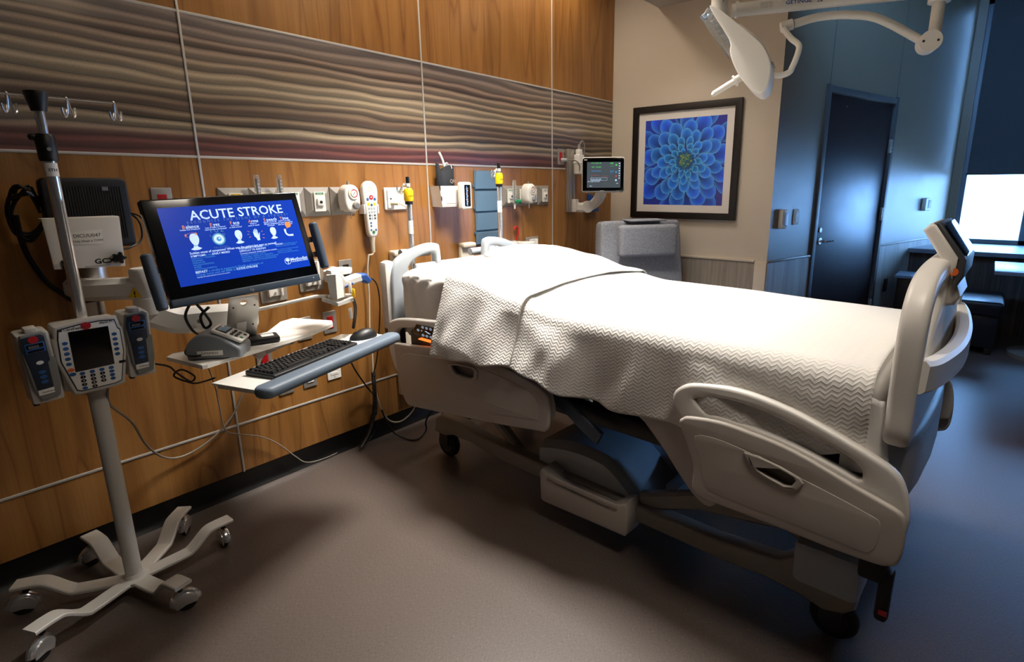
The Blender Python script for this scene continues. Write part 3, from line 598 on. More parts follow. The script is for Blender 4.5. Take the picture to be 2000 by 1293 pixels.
# ------------------------------------------------------------------ mattress, pillow, blanket
def lerp(tab,x):
    for (a,ya),(b_,yb) in zip(tab,tab[1:]):
        if x<=b_ or b_==tab[-1][0]:
            t=min(1,max(0,(x-a)/(b_-a))); t=t*t*(3-2*t); return ya+(yb-ya)*t
ZT=[(.40,1.045),(.55,1.062),(.75,1.06),(.95,1.045),(1.2,.995),(1.45,.965),(1.8,.965),(2.2,.958),(2.6,.955)]
def nz(x,y,z,s=0): return noise.noise(Vector((x,y,z+s)))
def cloth(name,mt,parent,v0,v1,hw,near,far,nv,off,amp,seed,wr,bulge,ragged=.004):
    """draped sheet: near/far = hem height tables; off = lift above the mattress; returns object"""
    S=[];  # cross-section param
    nh,nt,rr=30,22,.07
    b=B(); vs=[];uvs=[]
    for i in range(nv+1):
        v=-(v0+(v1-v0)*i/nv); av=-v
        zt=lerp(ZT,av)+off
        zn=lerp(near,av)+ragged*nz(av*9,seed,0); zf=lerp(far,av)
        row=[]
        L=(zt-rr)-zn
        for j in range(nh+1):               # near hang, bottom to top
            t=j/nh; z=zn+L*t; d=1-t
            fold=wr*d**.8*(1-.55*d*d)*(math.sin(av*17+2.6*nz(av*2,0,z*2,seed)*3+z*5)*.5+.9*nz(av*5+z*2.2,z*1.5,seed)+.5*nz(av*11-z*6,z*4,seed+3))
            row.append((-(hw+off*.6+rr*.0+.012*d+fold+lerp(bulge,av)*min(1,max(0,(zt-.05-z)/.26))),v+.012*nz(av*3,z*4,seed+9)*d,z))
        for j in range(1,8):
            a=PI/2*j/8; row.append((-(hw+off*.6)+rr*(1-math.cos(a)),v,zt-rr+rr*math.sin(a)))
        for j in range(nt+1):
            u=-hw+rr+(2*hw-2*rr)*j/nt; k=1-(u/(hw-rr))**2
            z=zt+.028*k+amp*(nz(u*4,av*3,seed)+.5*nz(u*9,av*8,seed+1))
            if name!='mattress': z+=.035*math.exp(-((u-.24)/.22)**2-((av-.66)/.30)**2)
            row.append((u,v,z))
        for j in range(1,8):
            a=PI/2*j/8; row.append((hw+off*.6-rr*(1-math.sin(a)),v,zt-rr+rr*math.cos(a)))
        for j in range(1,nh+1):
            z=(zt-rr)+(zf-(zt-rr))*j/nh; row.append((hw+off*.6+.01,v,z))
        s=0; pr=None
        for p in row:
            if pr: s+=(Vector(p)-Vector(pr)).length
            pr=p; vs.append(p); uvs.append((s,av))
    n=len(row); fs=[(i*n+j,i*n+j+1,(i+1)*n+j+1,(i+1)*n+j) for i in range(nv) for j in range(n-1)]
    me=bpy.data.meshes.new(name); me.from_pydata(vs,[],fs); me.materials.append(M[mt])
    ul=me.uv_layers.new(name='UVMap')
    for lp in me.loops: ul.data[lp.index].uv=uvs[lp.vertex_index]
    me.shade_smooth(); o=bpy.data.objects.new(name,me); COL.objects.link(o)
    sd=o.modifiers.new('thickness','SOLIDIFY'); sd.thickness=.005; sd.offset=-1
    if parent is not None: o.parent=parent
    return o
mt_=B(); 
vs=[];nv=110
# mattress body with its fitted sheet: rounded loops along v
prof=[]
nu=120
for i in range(nv+1):
    av=.42+(2.555-.42)*i/nv; zt=lerp(ZT,av)-.012; zb=.685
    e=min(1,i/2.0,(nv-i)/2.0); hw_=.462*(.93+.07*e)
    if i in(0,nv): zt-=.03; zb+=.03
    for k in range(nu):
        a=2*PI*k/nu; c,s_=math.cos(a),math.sin(a); ex=.22
        u=hw_*math.copysign(abs(c)**ex,c); z=(zt+zb)/2+(zt-zb)/2*math.copysign(abs(s_)**ex,s_)
        z+= .02*(1-(u/hw_)**2)*(1 if s_>0 else 0)
        if av<.95 and c<0:                         # creases raking from the lower head corner
            th=math.atan2(z-.70,av-.36); rr_=math.hypot(z-.70,av-.36)
            u-=.020*abs(math.sin(th*13+2.5*nz(rr_*3,th*2,0)))**.7*min(1,rr_*3)+.012*nz(av*9,z*9,4)-.012
            u-=.02
        vs.append((u,-av,z))
fs=[(i*nu+k,i*nu+(k+1)%nu,(i+1)*nu+(k+1)%nu,(i+1)*nu+k) for i in range(nv) for k in range(nu)]+[list(range(nu))[::-1],list(range(nv*nu,(nv+1)*nu))]
mat_=thing('mattress','white-sheeted mattress on the bed, creased sheet showing at the head end','mattress',TB)
mt_.add(vs,fs).done('fitted_sheet','sheet',mat_,ang=80)
# loose sheet corner hanging at the foot
fc=B(); pts=[(-.468,-2.50,.93),(-.48,-2.53,.86),(-.485,-2.545,.80),(-.49,-2.56,.76)]
vs=[]
for i in range(13):
    t=i/12
    for j in range(7):
        s_=j/6; vs.append((-.474-.016*t-.010*math.sin(s_*9+t*3),-2.49-.085*s_-.03*t*s_,.895-.23*t+.05*s_*t))
fs=[(i*7+j,i*7+j+1,(i+1)*7+j+1,(i+1)*7+j) for i in range(12) for j in range(6)]
o=fc.add(vs,fs).done('sheet_corner','sheet',mat_,ang=80); sd=o.modifiers.new('t','SOLIDIFY'); sd.thickness=.004
# pillow
pw=thing('pillow','white pillow lying flat under the turned-down blanket at the head of the bed','pillow',TB)
q=bmesh.new(); bmesh.ops.create_uvsphere(q,u_segments=40,v_segments=20,radius=1)
for v in q.verts:
    x,y,z=v.co; sx=math.copysign(abs(x)**.6,x); sy=math.copysign(abs(y)**.6,y)
    v.co=Vector((.22+.23*sx,-.66+.19*sy,1.075+.045*z*(1-.3*(sx*sx+sy*sy)/2)+.006*nz(sx*3,sy*3,0)+.004*math.sin(sx*14+sy*3)))
B().bm(q).done('pillow_case','sheet',pw,ang=80)
bk=thing('blanket','white chevron-woven cotton blanket spread over the bed, its top end folded back','blanket',TB)
cloth('blanket_body','blanket',bk,1.08,2.545,.478,[(1.0,.72),(1.27,.735),(1.40,.705),(1.55,.672),(1.75,.655),(2.0,.664),(2.12,.69),(2.25,.70),(2.40,.70),(2.545,.735)],[(1,.66),(2.6,.66)],170,.010,.006,2.0,.042,[(1.0,.080),(1.46,.080),(1.66,0),(2.6,0)])
fo=cloth('folded_band','blanket',bk,.815,1.285,.482,[(.70,.70),(.82,.700),(.95,.705),(1.10,.715),(1.29,.742)],[(.7,.66),(1.3,.66)],64,.024,.004,5.0,.036,[(0,.082),(3,.082)])
fo['label']='doubled band of blanket folded back towards the foot'
# ================================================================== INFUSION STAND
ix,iy=.445,-.405
st=thing('iv_stand','white and chrome intravenous pole on a six-armed wheeled base, carrying the infusion pump','iv stand',tr(ix,iy,0))
B().cyl((0,0,.06),(0,0,.82),.026,n=28).done('lower_pole','pumpw',st)
B().cyl((0,0,.80),(0,0,1.56),.0165,n=24).done('upper_pole','chrome',st)
B().cyl((0,0,1.50),(0,0,1.70),.0125,n=20).done('inner_pole','chrome',st)
cl=B(); cl.lathe([(.0,1.53),(.022,1.53),(.024,1.535),(.026,1.60),(.022,1.61),(0,1.61)],24).box((-.024,0,1.60),(.03,.02,.02),.008); cc=cl.done('height_clamp','black',st)
B().cyl((.0,-.024,1.565),(.0,-.029,1.565),.006).done('clamp_screw','chrome',cc)
B().lathe([(.0170,1.485),(.0172,1.485),(.0172,1.525),(.0170,1.525)],24).done('label_sleeve','paper',st)
B().text('STH',.012,(-.010,1.50,.0),T=fr((0,-.0176,0),(1,0,0),(0,0,1)),bold=.02).done('lettering','ink',st,smooth=False)
B().lathe([(0,1.675),(.019,1.675),(.030,1.725),(.029,1.732),(0,1.734)],20).done('pole_cap','black',st)
hk=B(); hk.cyl((-.195,.0,1.716),(.195,.0,1.716),.0032,n=8); hk.done('hook_rail','chrome',st)
def whook(x,y,a):
    c,s_=math.cos(a),math.sin(a); P=lambda d,z:(x+c*d,y+s_*d,z)
    pts=spl([P(-.018,1.690),P(-.016,1.672),P(-.009,1.666),P(-.004,1.680),P(0,1.712),P(.0,1.722),P(.003,1.712),P(.009,1.675),P(.014,1.666),P(.019,1.674),P(.020,1.694)],4)
    B().tube(pts,.0034,8).done('bag_hook','chrome',st)
for x,y,a in ((-.066,0,.4),(.070,.0,.4),(.190,0,.4),(-.186,0,.4)): whook(x,y,a)
B().lathe([(0,.045),(.05,.045),(.05,.058),(.032,.062),(.028,.075),(0,.075)],28).done('hub','pumpw',st)
for k,a in enumerate((2,44,98,148,204,284)):
    d=Vector((math.cos(R(a)),math.sin(R(a)),0)); l=(.345,.36,.345,.345,.335,.29)[k]
    pts=spl([d*.0+Vector((0,0,.052)),d*(l*.45)+Vector((0,0,.052)),d*(l*.56)+Vector((0,0,.060)),d*(l*.72)+Vector((0,0,.104)),d*(l*.82)+Vector((0,0,.113)),d*l+Vector((0,0,.113))],4)
    arm=B().ribbon(pts,.058,.014,(0,0,1)).done('base_arm','pumpw',st)
    ca=random.Random(k).uniform(-1,1)+R(a)+.8; f=Vector((math.cos(ca),math.sin(ca),0)); c=d*(l-.03)
    cs_=B(); cs_.cyl((c.x,c.y,.107),(c.x,c.y,.085),.010); 
    cast=cs_.done('caster_stem','black',st)
    X=fr((c.x+f.x*.014,c.y+f.y*.014,.035),f,(0,0,1))
    B().lathe([(0,-.010),(.028,-.010),(.034,-.006),(.034,.006),(.028,.010),(0,.010)],22,X).done('wheel','rubber',cast)
    hd=B()
    for sg in (-1,1):
        pl=[(.030*math.cos(R(t)),.030*math.sin(R(t))) for t in range(20,231,15)]+[(-.005,.052),(-.012,.055)]
        hd.slab([(.036*math.cos(R(t)),.036*math.sin(R(t))) for t in range(-10,191,15)]+[(-.03,-.02),(.0,-.008)],[],.004,.001,X@tr(0,0,sg*.0135))
    hd.tube([X@Vector((.037*math.cos(R(t)),.037*math.sin(R(t)),0)) for t in range(5,186,12)],.0125,10)
    hd.done('caster_hood','chrome',cast)
# pump
pu=thing('infusion_pump','infusion pump controller with blank screen and two side channels, clamped to the pole','medical pump',tr(.437,-.485,.925))
TPm=fr((0,0,0),(1,0,0),(0,-.06,1)); 
def P3(x,y,z): return TPm@Vector((x,y,z))
def shp(pts,t,bev,z,name,mt,par,label=None): return B().slab(pts,[],t,bev,TPm@tr(0,0,z)).done(name,mt,par,label=label)
B().box((0,0,-.045),(.165,.22,.075),.01,T=TPm).done('rear_housing','pumpw',pu)
body=[(-.086,.075),(-.082,.112),(-.03,.122),(.03,.124),(.078,.118),(.084,.085),(.090,.080),(.090,.0),(.072,-.112),(.05,-.118),(-.05,-.120),(-.066,-.114),(-.092,.0),(-.092,.070)]
bd=shp(body,.03,.008,-.002,'controller_body','pumpw',pu)
fc_=[(-.080,.072),(-.075,.104),(-.02,.112),(.03,.114),(.070,.110),(.075,.082),(.081,.075),(.081,.0),(.063,-.100),(.045,-.106),(-.045,-.108),(-.057,-.102),(-.082,.0)]
shp(fc_,.004,.001,.013,'outline_band','pumpn',bd); shp([(x*.965,y*.97) for x,y in fc_],.004,.001,.0140,'face_plate','paper',bd)
shp([(-.052,-.040),(.050,-.038),(.050,.092),(-.052,.092)],.004,.001,.0155,'display','pglass',bd)
TX=TPm@tr(0,0,.0175)
for y in (.058,.041,.024,.007,-.010): B().lathe([(0,.0),(.0055,0),(.0055,.0015),(0,.0015)],14,TPm@tr(-.064,y,.016)@Matrix.Diagonal((1.3,1,1,1))).done('soft_key','btnb',bd)
for y in (.058,.041,.024,.007,-.010): B().lathe([(0,.0),(.0055,0),(.0055,.0015),(0,.0015)],14,TPm@tr(.062,y+.004,.016)@Matrix.Diagonal((1.3,1,1,1))).done('soft_key','btnb',bd)
for r_ in range(5):
    for c_ in range(4):
        lab=['^^^^','123^','456v','789-','/0..'][r_][c_]
        if r_==4 and c_>1: continue
        x=-.036+c_*.025; y=-.048-r_*.0125
        blu=c_==3 or r_ in (0,) or (r_==4 and c_==0)
        kb=B().lathe([(0,.0),(.0052,0),(.0052,.0015),(0,.0015)],14,TPm@tr(x,y,.016)@Matrix.Diagonal((1.35,1,1,1))).done('keypad_button','btnb' if blu else 'black',bd)
        if lab.isdigit(): B().text(lab,.009,(x,y-.003,0),'CENTER',T=TX).done('digit','paper',bd,smooth=False)
B().lathe([(0,.0),(.006,0),(.006,.0015),(0,.0015)],14,TPm@tr(-.062,-.030,.016)@Matrix.Diagonal((1.5,1,1,1))).done('option_button','orange',bd)
B().lathe([(0,.0),(.006,0),(.006,.0015),(0,.0015)],14,TPm@tr(-.060,-.045,.016)@Matrix.Diagonal((1.5,1,1,1))).done('option_button','btnb',bd)
B().lathe([(0,.0),(.0115,0),(.0115,.001),(0,.001)],20,TPm@tr(-.006,.104,.0165)@Matrix.Diagonal((1.15,1,1,1))).done('red_sticker','red',pu,label='round red sticker')
B().text('CareFusion',.0115,(-.062,.0975,0),T=TX,bold=.02).text('Alaris PC',.010,(.028,.103,0),T=TX,bold=.02).done('lettering','ink',bd,smooth=False)
B().lathe([(0,.0),(.0045,0),(.0045,.001),(0,.001)],14,TPm@tr(-.069,.1005,.0165)).done('round_emblem','ink',bd)
B().box((.071,-.035,.017),(.018,.009,.003),.002,T=TPm).done('lock_key','black',bd)
for sx in (-1,1):
    T0=TPm@tr(sx*.128,.012 if sx>0 else -.004,0)@rz(2 if sx<0 else -1)
    mdl=B(); mdl.box((0,-.005,-.035),(.078,.225,.085),.010,T=T0); mdl.box((-.0,.112,-.02),(.03,.02,.04),.004,T=T0); mo=mdl.done('pump_channel','pumpw',pu,label='left pump channel' if sx<0 else 'right pump channel')
    B().slab([(-.036,.07),(-.030,.108),(.020,.112),(.030,.104),(.030,.030),(.037,.024),(.037,-.05),(.028,-.098),(-.018,-.104),(-.030,-.06)],[],.012,.004,T0@tr(0,0,.012)).done('channel_door','pumpg',mo)
    B().slab([(-.031,.068),(-.026,.100),(.018,.104),(.026,.098),(.026,.020),(.020,.014),(.019,-.066),(-.019,-.068),(-.023,0)],[],.003,.001,T0@tr(-.003,0,.0185)).done('door_face','pumpn',mo)
    B().slab([(-.019,-.086),(.019,-.084),(.019,-.067),(-.0185,-.069)],[],.003,.001,T0@tr(-.003,0,.0186)).done('name_plate','paper',mo)
    B().slab([(-.024,.050),(.022,.052),(.022,.082),(-.024,.080)],[],.003,.001,T0@tr(-.002,0,.0195)).done('display_frame','btnb',mo)
    B().slab([(-.020,.064),(.018,.066),(.018,.079),(-.020,.077)],[],.002,.0005,T0@tr(-.002,0,.0215)).done('display','pglass',mo)
    B().slab([(-.020,.052),(.018,.054),(.018,.061),(-.020,.059)],[],.002,.0005,T0@tr(-.002,0,.0215)).done('status_bar','pglass',mo)
    B().text('8888',.012,(-.018,.066,.0227),T=T0,bold=.01).done('digits','pumpg',mo,smooth=False)
    for k,y in enumerate((.018,-.012,-.028,-.044)):
        B().lathe([(0,.0),(.0058,0),(.0058,.001),(0,.001)],14,T0@tr(-.001,y,.020)@Matrix.Diagonal((1.55,1,1,1))).done('channel_button','paper' if k==0 else 'btnb',mo)
    B().text('CareFusion',.0068,(-.014,-.079,.0202),T=T0,bold=.02).done('lettering','ink',mo,smooth=False)
    B().lathe([(0,.0),(.011,0),(.011,.001),(0,.001)],20,T0@tr(-.003,.091,.020)@Matrix.Diagonal((1.1,1,1,1))).done('red_sticker','red',mo)
    B().slab([(.014*math.cos(R(t)),.009*math.sin(R(t))) for t in range(0,181,15)],[],.008,.002,T0@tr(.0,-.098,.013)).done('thumb_latch','pumpg',mo)
    B().box((-.03,-.118,-.01),(.014,.008,.02),.002,T=T0).done('foot','black',mo)
B().box((0,-.02,-.10),(.05,.06,.06),.008,T=TPm).done('pole_clamp','black',pu)
def cable(label,pts,r,mt,n=6,name='cable',cat='cable'):
    o=B().tube(spl(pts,n),r,8).done(name,mt); tag(o,label,cat); return o
cable('grey power cord drooping from the infusion pump across the wood panels',[(.47,-.44,.80),HW(215,790,-.40),HW(258,825,-.30),HW(285,868,-.16),HW(320,893,-.06),HW(360,890,-.03),HW(410,860,-.03),HW(452,815,-.03),HW(478,762,-.03),(1.17,-.025,.66)],.0042,'cordg')
# ================================================================== WORKSTATION ON THE WALL TRACK
ws=thing('wall_track','aluminium vertical wall track behind the infusion pump','wall track',wall_T(.555,1.05))
B().box((0,-.03,.012),(.085,.62,.024),.003).done('channel','alu',ws)
for x in (-.028,.028): B().box((x,-.03,.03),(.012,.62,.016),.002).done('track_lip','alu',ws)
for y in (.0,-.2): B().cyl((0,y,.024),(0,y,.03),.006).done('screw','steel',ws)
pc=thing('mini_computer','black ribbed mini computer hanging on the wall behind a white label plate','computer',wall_T(.58,1.36,.12))
B().slab(rrect(-.125,-.125,.125,.125,.02),[],.05,.008,tr(0,0,.0)).done('case','pcblk',pc)
for k in range(26): B().box((-.10+k*.008,-.0,.026),(.003,.19,.004),.001).done('rib','rubber',pc)
led=B(); led.box((.055,.087,.0285),(.018,.014,.001)); led.done('vent_patch','pumpg',pc)
bk_=thing('mount_bracket','white steel bracket plate carrying an equipment label and two black star knobs','bracket',wall_T(.525,1.268,.275))
pl_=B().slab([(-.100,-.082),(.096,-.092),(.104,.083),(-.106,.085)],[],.006,.002).done('plate','white',bk_)
B().box((0,.083,-.03),(.205,.004,.06),.001).done('top_flange','white',bk_); B().box((0,-.03,-.14),(.09,.1,.24),.004).done('stand_off','alu',bk_)
B().slab([(-.038,-.005),(.042,-.008),(.046,.042),(-.038,.036)],[],.0012,.0004,tr(0,0,.004)).done('paper_label','paper',bk_)
B().text('DICUU047',.0165,(.003,.018,.005),'CENTER').text('Help Desk x 71999',.0105,(.004,.002,.005),'CENTER').done('lettering','ink',bk_,smooth=False)
B().text('GCX',.024,(.010,-.075,.0035),bold=.03,sx=1.15).text('INNOVATIVE MOUNTING SYSTEMS',.0045,(-.018,-.0835,.0035)).done('logo_lettering','black',bk_,smooth=False)
for x,y in ((-.062,-.068),(.080,-.060)):
    pts=[((.018+.004*math.cos(5*a))*math.cos(a),(.018+.004*math.cos(5*a))*math.sin(a)) for a in [2*PI*k/40 for k in range(40)]]
    B().slab(pts,[],.016,.004,tr(x,y,.012)).done('star_knob','black',bk_)
# articulated arm
ar=thing('monitor_arm','cream articulated arm with two padded segments between wall track and monitor','monitor arm',tr(.555,-.05,1.08))
b=B(); b.box((0,-.02,.03),(.10,.05,.16),.01); b.cyl((.0,-.085,.0),(.0,-.085,.11),.042,n=24); b.done('wall_mount','alu',ar)
def wl_(p): return (p[0]-.555,p[1]+.05,p[2]-1.08)
a0=Vector((.52,-.20,1.095)); a1=Vector((.655,-.335,1.095)); a2=Vector((.90,-.46,.985))
B().ribbon([wl_(p) for p in spl([(.50,-.13,1.10),a0,(.60,-.30,1.10),a1],4)],.075,.075,(0,0,1)).done('rear_segment','white',ar)
B().lathe([(0,-.055),(.040,-.055),(.044,-.045),(.044,.045),(.038,.055),(0,.06)],28,tr(*wl_((.655,-.335,1.115)))).done('joint_cap','white',ar)
B().lathe([(0,-.03),(.046,-.03),(.046,.028),(.04,.03),(0,.03)],28,tr(*wl_((.655,-.335,1.035)))).done('lower_joint','white',ar)
B().ribbon([wl_(p) for p in spl([(.645,-.335,1.01),HW(340,625,-.34),HW(390,622,-.35),HW(440,618,-.36),HW(500,612,-.37)],4)],.085,.095,(0,0,1),taper=[.8]+[1]*12+[.9]*2+[.7,.6]).done('spring_segment','white',ar)
B().slab([(-.022,-.014),(.022,-.014),(0,.024)],[],.001,.0002,fr(wl_((.617,-.352,1.085)),(.82,-.57,0),(0,0,1))@tr(0,0,.008)).done('warning_triangle','yellow',ar)
B().text('!',.03,(-.004,-.012,0),T=fr(wl_((.617,-.352,1.085)),(.82,-.57,0),(0,0,1))@tr(0,0,.0095),bold=.02).done('warning_mark','black',ar,smooth=False)
for p in (HW(277,615,-.375),HW(390,627,-.395)): B().cyl(wl_(p),wl_((p[0]-.003,p[1]-.006,p[2])),.008).done('arm_screw','steel',ar)
# monitor: frame through its measured corners
c00=Vector((.645,-.655,1.058)); c10=Vector((1.143,-.632,1.098)); c01=Vector((.608,-.55,1.424)); c11=Vector((1.142,-.55,1.424))
mc=(c00+c10+c01+c11)/4; mx_=(c11-c01+c10-c00).normalized(); my_=((c01+c11)-(c00+c10)).normalized()
TM=fr(mc,mx_,my_); mw=.525; mh=.352
mon=thing('computer_monitor','widescreen black monitor showing the blue ACUTE STROKE poster page','monitor',TM)
B().slab(rrect(-mw/2,-mh/2,mw/2,mh/2,.006),[],.030,.005,tr(0,0,-.012)).done('bezel','pglass',mon)
B().slab([(-mw/2,-mh/2-.004),(mw/2,-mh/2-.004),(mw/2,-mh/2+.022),(-mw/2,-mh/2+.022)],[],.034,.004,tr(0,0,-.010)).done('chin','navyb',mon)
B().box((0,0,-.04),(.30,.20,.04),.02).done('back_shell','pcblk',mon)
sw0,sw1,sh0,sh1=-.222,.238,-.118,.145
scr=B().box(((sw0+sw1)/2,(sh0+sh1)/2,.0035),(sw1-sw0,sh1-sh0,.001)).done('screen','scrblue',mon,smooth=False)
Ls=tr(0,0,.0045)
SWd=sw1-sw0; SHt=sh1-sh0
def S(fx,fy): return (sw0+SWd*fx,sh1-SHt*fy)
def st(body,fx,fy,size,mt='scrtext',al='LEFT',bold=0,space=1,sx=1,nm='screen_text'):
    x,y=S(fx,fy); return B().text(body,size,(x,y,0),al,T=Ls,ext=.00005,bold=bold,space=space,sx=sx).done(nm,mt,scr,smooth=False)
st('ACUTE STROKE',.545,.178,.0455,al='CENTER',bold=.012,nm='headline')
st('RECOGNIZE THE SIGNS OF A STROKE?',.545,.222,.0125,'scrdim','CENTER',space=1.7)
cols=[('B','alance','Sudden loss of balance?'),('E','yes','Loss of vision or blurred\nvision in one or both eyes?'),('F','ace','Face looks\nor feels uneven?'),('A','rms','Weak or\nweak or numb?'),('S','peech','Speech sounds off\ndifficulty speaking?\nConfused?'),('T','ime','Call 911 or notify\ncode team immediately\ntime lost is brain lost')]
cxs=[.17,.345,.49,.63,.765,.885]
for (a,r_,sb),fx in zip(cols,cxs):
    wd_=.0035*(len(a+r_))
    st(a,fx-.048 if len(r_)>4 else fx-.035,.280,.0165,'scror',bold=.01); st(r_,(fx-.048 if len(r_)>4 else fx-.035)+.0235,.280,.0165,bold=.01)
    st(sb,fx,.303,.0066,'scrtext','CENTER',bold=.01)
def poly(pts,fx,fy,k,mt,nm,z=.0):
    x,y=S(fx,fy); vs=[(x+p[0]*k,y+p[1]*k,.0003+z) for p in pts]
    return B().add(vs,[tuple(range(len(vs)))],Ls).done(nm,mt,scr,smooth=False)
def ell(rx,ry,cx=0,cy=0,n=28,a0=0,a1=360): return [(cx+rx*math.cos(R(a0+(a1-a0)*i/n)),cy+ry*math.sin(R(a0+(a1-a0)*i/n))) for i in range(n)]
head=[(p[0],p[1]) for p in spl([(-.50,.35),(-.30,.90),(.2,1.02),(.55,.80),(.66,.40),(.62,.0),(.42,-.45),(.15,-.68),(-.12,-.60),(-.36,-.25),(-.46,.05)],3,True)]
bust=[(-.20,-.52),(.22,-.56),(.30,-.85),(.72,-1.10),(.3,-1.28),(-.3,-1.28),(-.72,-1.12),(-.30,-.88)]
for fx in (.175,.49,.765):
    k=.0245 if fx<.3 else (.021 if fx<.6 else .019)
    poly(bust,fx,.445,k,'scrtext','bust'); poly(head,fx,.445,k,'scrtext','head_figure',.0001); poly([(-.2,-.62),(.2,-.66),(.3,-.72),(-.28,-.72)],fx,.445,k,'scrteal','neck_shade',.0002)
rb=B(); x,y=S(.165,.365); ring(rb,(0,0),1.0,.10,Ls@tr(x,y,.0006)@rz(8)@Matrix.Diagonal((.020,.0065,1,1)),32); rb.done('dizzy_ring','scror',scr,smooth=False)
star=lambda r:[(r*(1 if i%2==0 else .42)*math.sin(2*PI*i/10),r*(1 if i%2==0 else .42)*math.cos(2*PI*i/10)) for i in range(10)]
poly(star(1),.130,.362,.0048,'scror','star',.0004); poly(star(1),.200,.355,.0052,'scror','star',.0004)
poly(ell(1,1),.345,.455,.0215,'scrteal','eye_ring'); poly(ell(1,1),.345,.455,.0165,'scrtext','eye_white',.0001); poly(ell(1,1),.345,.455,.0078,'scrcy','iris',.0002); poly(ell(1,1),.349,.447,.003,'scrtext','glint',.0003)
st('T O Z',.345,.362,.018,'scrteal','CENTER'); st('L P E D',.345,.415,.012,'scrdim','CENTER',space=1.4); st('F E L O P Z D',.345,.575,.008,'scrdim','CENTER')
poly([(-.06,.5),(.06,.5),(.06,-.3),(.2,-.3),(0,-.62),(-.2,-.3),(-.06,-.3)],.502,.455,.013,'scror','arrow',.0004)
hand=[(-.50,.30),(-.46,.52),(-.40,.52),(-.26,.10),(-.34,.80),(-.26,.86),(-.12,.20),(-.08,1.0),(.02,1.02),(.06,.22),(.20,.90),(.28,.86),(.24,.10),(.30,-.10),(.52,.22),(.62,.20),(.50,-.30),(.36,-.60),(.40,-1.15),(-.12,-1.15),(-.20,-.70),(-.40,-.25)]
b=B(); x,y=S(.63,.445)
for pc_ in ([(-.46,-.2),(.40,-.2),(.44,-.55),(.40,-1.15),(-.10,-1.15),(-.16,-.75),(-.44,-.35)],[(-.46,-.3),(-.52,.48),(-.38,.52),(-.27,-.2)],[(-.30,-.2),(-.36,.80),(-.22,.86),(-.08,-.2)],[(-.10,-.2),(-.10,1.0),(.04,1.02),(.10,-.2)],[(.10,-.2),(.16,.90),(.29,.86),(.34,-.2)],[(.30,-.5),(.52,.22),(.64,.18),(.44,-.6)]):
    b.add([(x+p[0]*.020,y+p[1]*.020,.0003) for p in pc_],[tuple(range(len(pc_)))],Ls)
b.done('hand_figure','scrtext',scr,smooth=False)
for dx,dy,a in ((-.034,.012,30),(-.038,.002,0),(-.034,-.008,-25),(.030,.008,-30),(.034,-.004,-10),(.030,-.016,20)): B().box((0,0,.0003),(.008,.0014,.0002),T=Ls@tr(x+dx*.75,y+dy,0)@rz(-a)).done('pulse_line','scror',scr,smooth=False)
st('x',.763,.485,.014,'scror','CENTER',bold=.03)
b=B(); x,y=S(.885,.475); b.ribbon([(x+.014*math.cos(R(t))+.006,y+.014*math.sin(R(t))+.004,.0005) for t in range(165,300,12)],.006,.0004,(0,0,1),T=Ls); b.box((x-.008,y+.010,.0006),(.007,.011,.0004),T=Ls).box((x+.014,y-.010,.0006),(.011,.007,.0004),T=Ls); b.done('phone_figure','scrtext',scr,smooth=False)
poly(ell(1,1),.905,.358,.0115,'scror','speech_bubble'); poly([(-.6,-.5),(-.1,-.9),(-.8,-1.3)],.905,.358,.0115,'scror','bubble_tail'); st('911',.905,.370,.010,'scrtext','CENTER',bold=.03)
st('Sudden onset of symptoms? When was the patient last seen as normal?',.12,.612,.0112,bold=.01,sx=.92)
st('SYMPTOMS',.12,.650,.0092,bold=.01); st('that may be',.200,.650,.0092,'scrcy'); st('EASILY MISSED',.268,.650,.0092,bold=.01)
st('DIFFICULTY WALKING\nDIZZINESS\nHEADACHE\nNAUSEA/VOMITING\nSEVERE\nVOMITING (PAINFUL)',.12,.680,.0074,'scrcy')
st('POSTERIOR STROKES\nDIFFICULT TO IDENTIFY',.465,.630,.0088,bold=.01); st('can be more',.605,.630,.0085,'scrcy')
st('Common posterior stroke symptoms include:',.465,.695,.0072)
st('BLURRED / DOUBLE VISION\nWEAKNESS / DIFFICULTY SPEAKING\nHEADACHE / DIFFICULTY SWALLOWING\nVERTIGO / LACK OF COORDINATION',.465,.722,.0072,'scrcy')
st('STROKE',.755,.632,.0078,bold=.01); st('is the leading cause of\n',.805,.632,.0070,'scrcy'); st('disability in adults for disability\n\nDo you have a history of stroke?\nsymptoms can include\nask the nurse about assessment',.755,.656,.0064,'scrcy')
st('BEFAST',.12,.862,.0115,bold=.01); st('If a stroke is suspected. Notify a physician or',.192,.862,.0108,'scrcy'); st('charge nurse and call 8888 to activate the',.12,.895,.0108,'scrcy'); st('CODE STROKE',.405,.895,.0112,bold=.01)
st('copyright of hospital education services at a member',.12,.918,.0050)
st('Methodist',.845,.885,.0165,bold=.01); st('DALLAS MEDICAL CENTER',.848,.905,.0055,bold=.02)
b=B(); x,y=S(.818,.880); ring(b,(x,y),.0125,.0014,Ls@tr(0,0,.0004),28)
for pc_ in (ell(.004,.004,-.0035,.003),ell(.004,.004,.0035,.003),ell(.0042,.0042,0,.006)): b.add([(x+p[0],y+p[1],.0005) for p in pc_],[tuple(range(len(pc_)))],Ls)
b.box((x,y-.005,.0005),(.002,.010,.0002),T=Ls); b.done('tree_emblem','scrtext',scr,smooth=False)
B().text('hp',.016,(-.004,-mh/2+.004,.0075),'CENTER',sx=.9).done('maker_mark','alu',mon,smooth=False)
B().cyl((.235,-.165,.006),(.235,-.165,.0075),.0015).done('power_light','scrtext',mon)
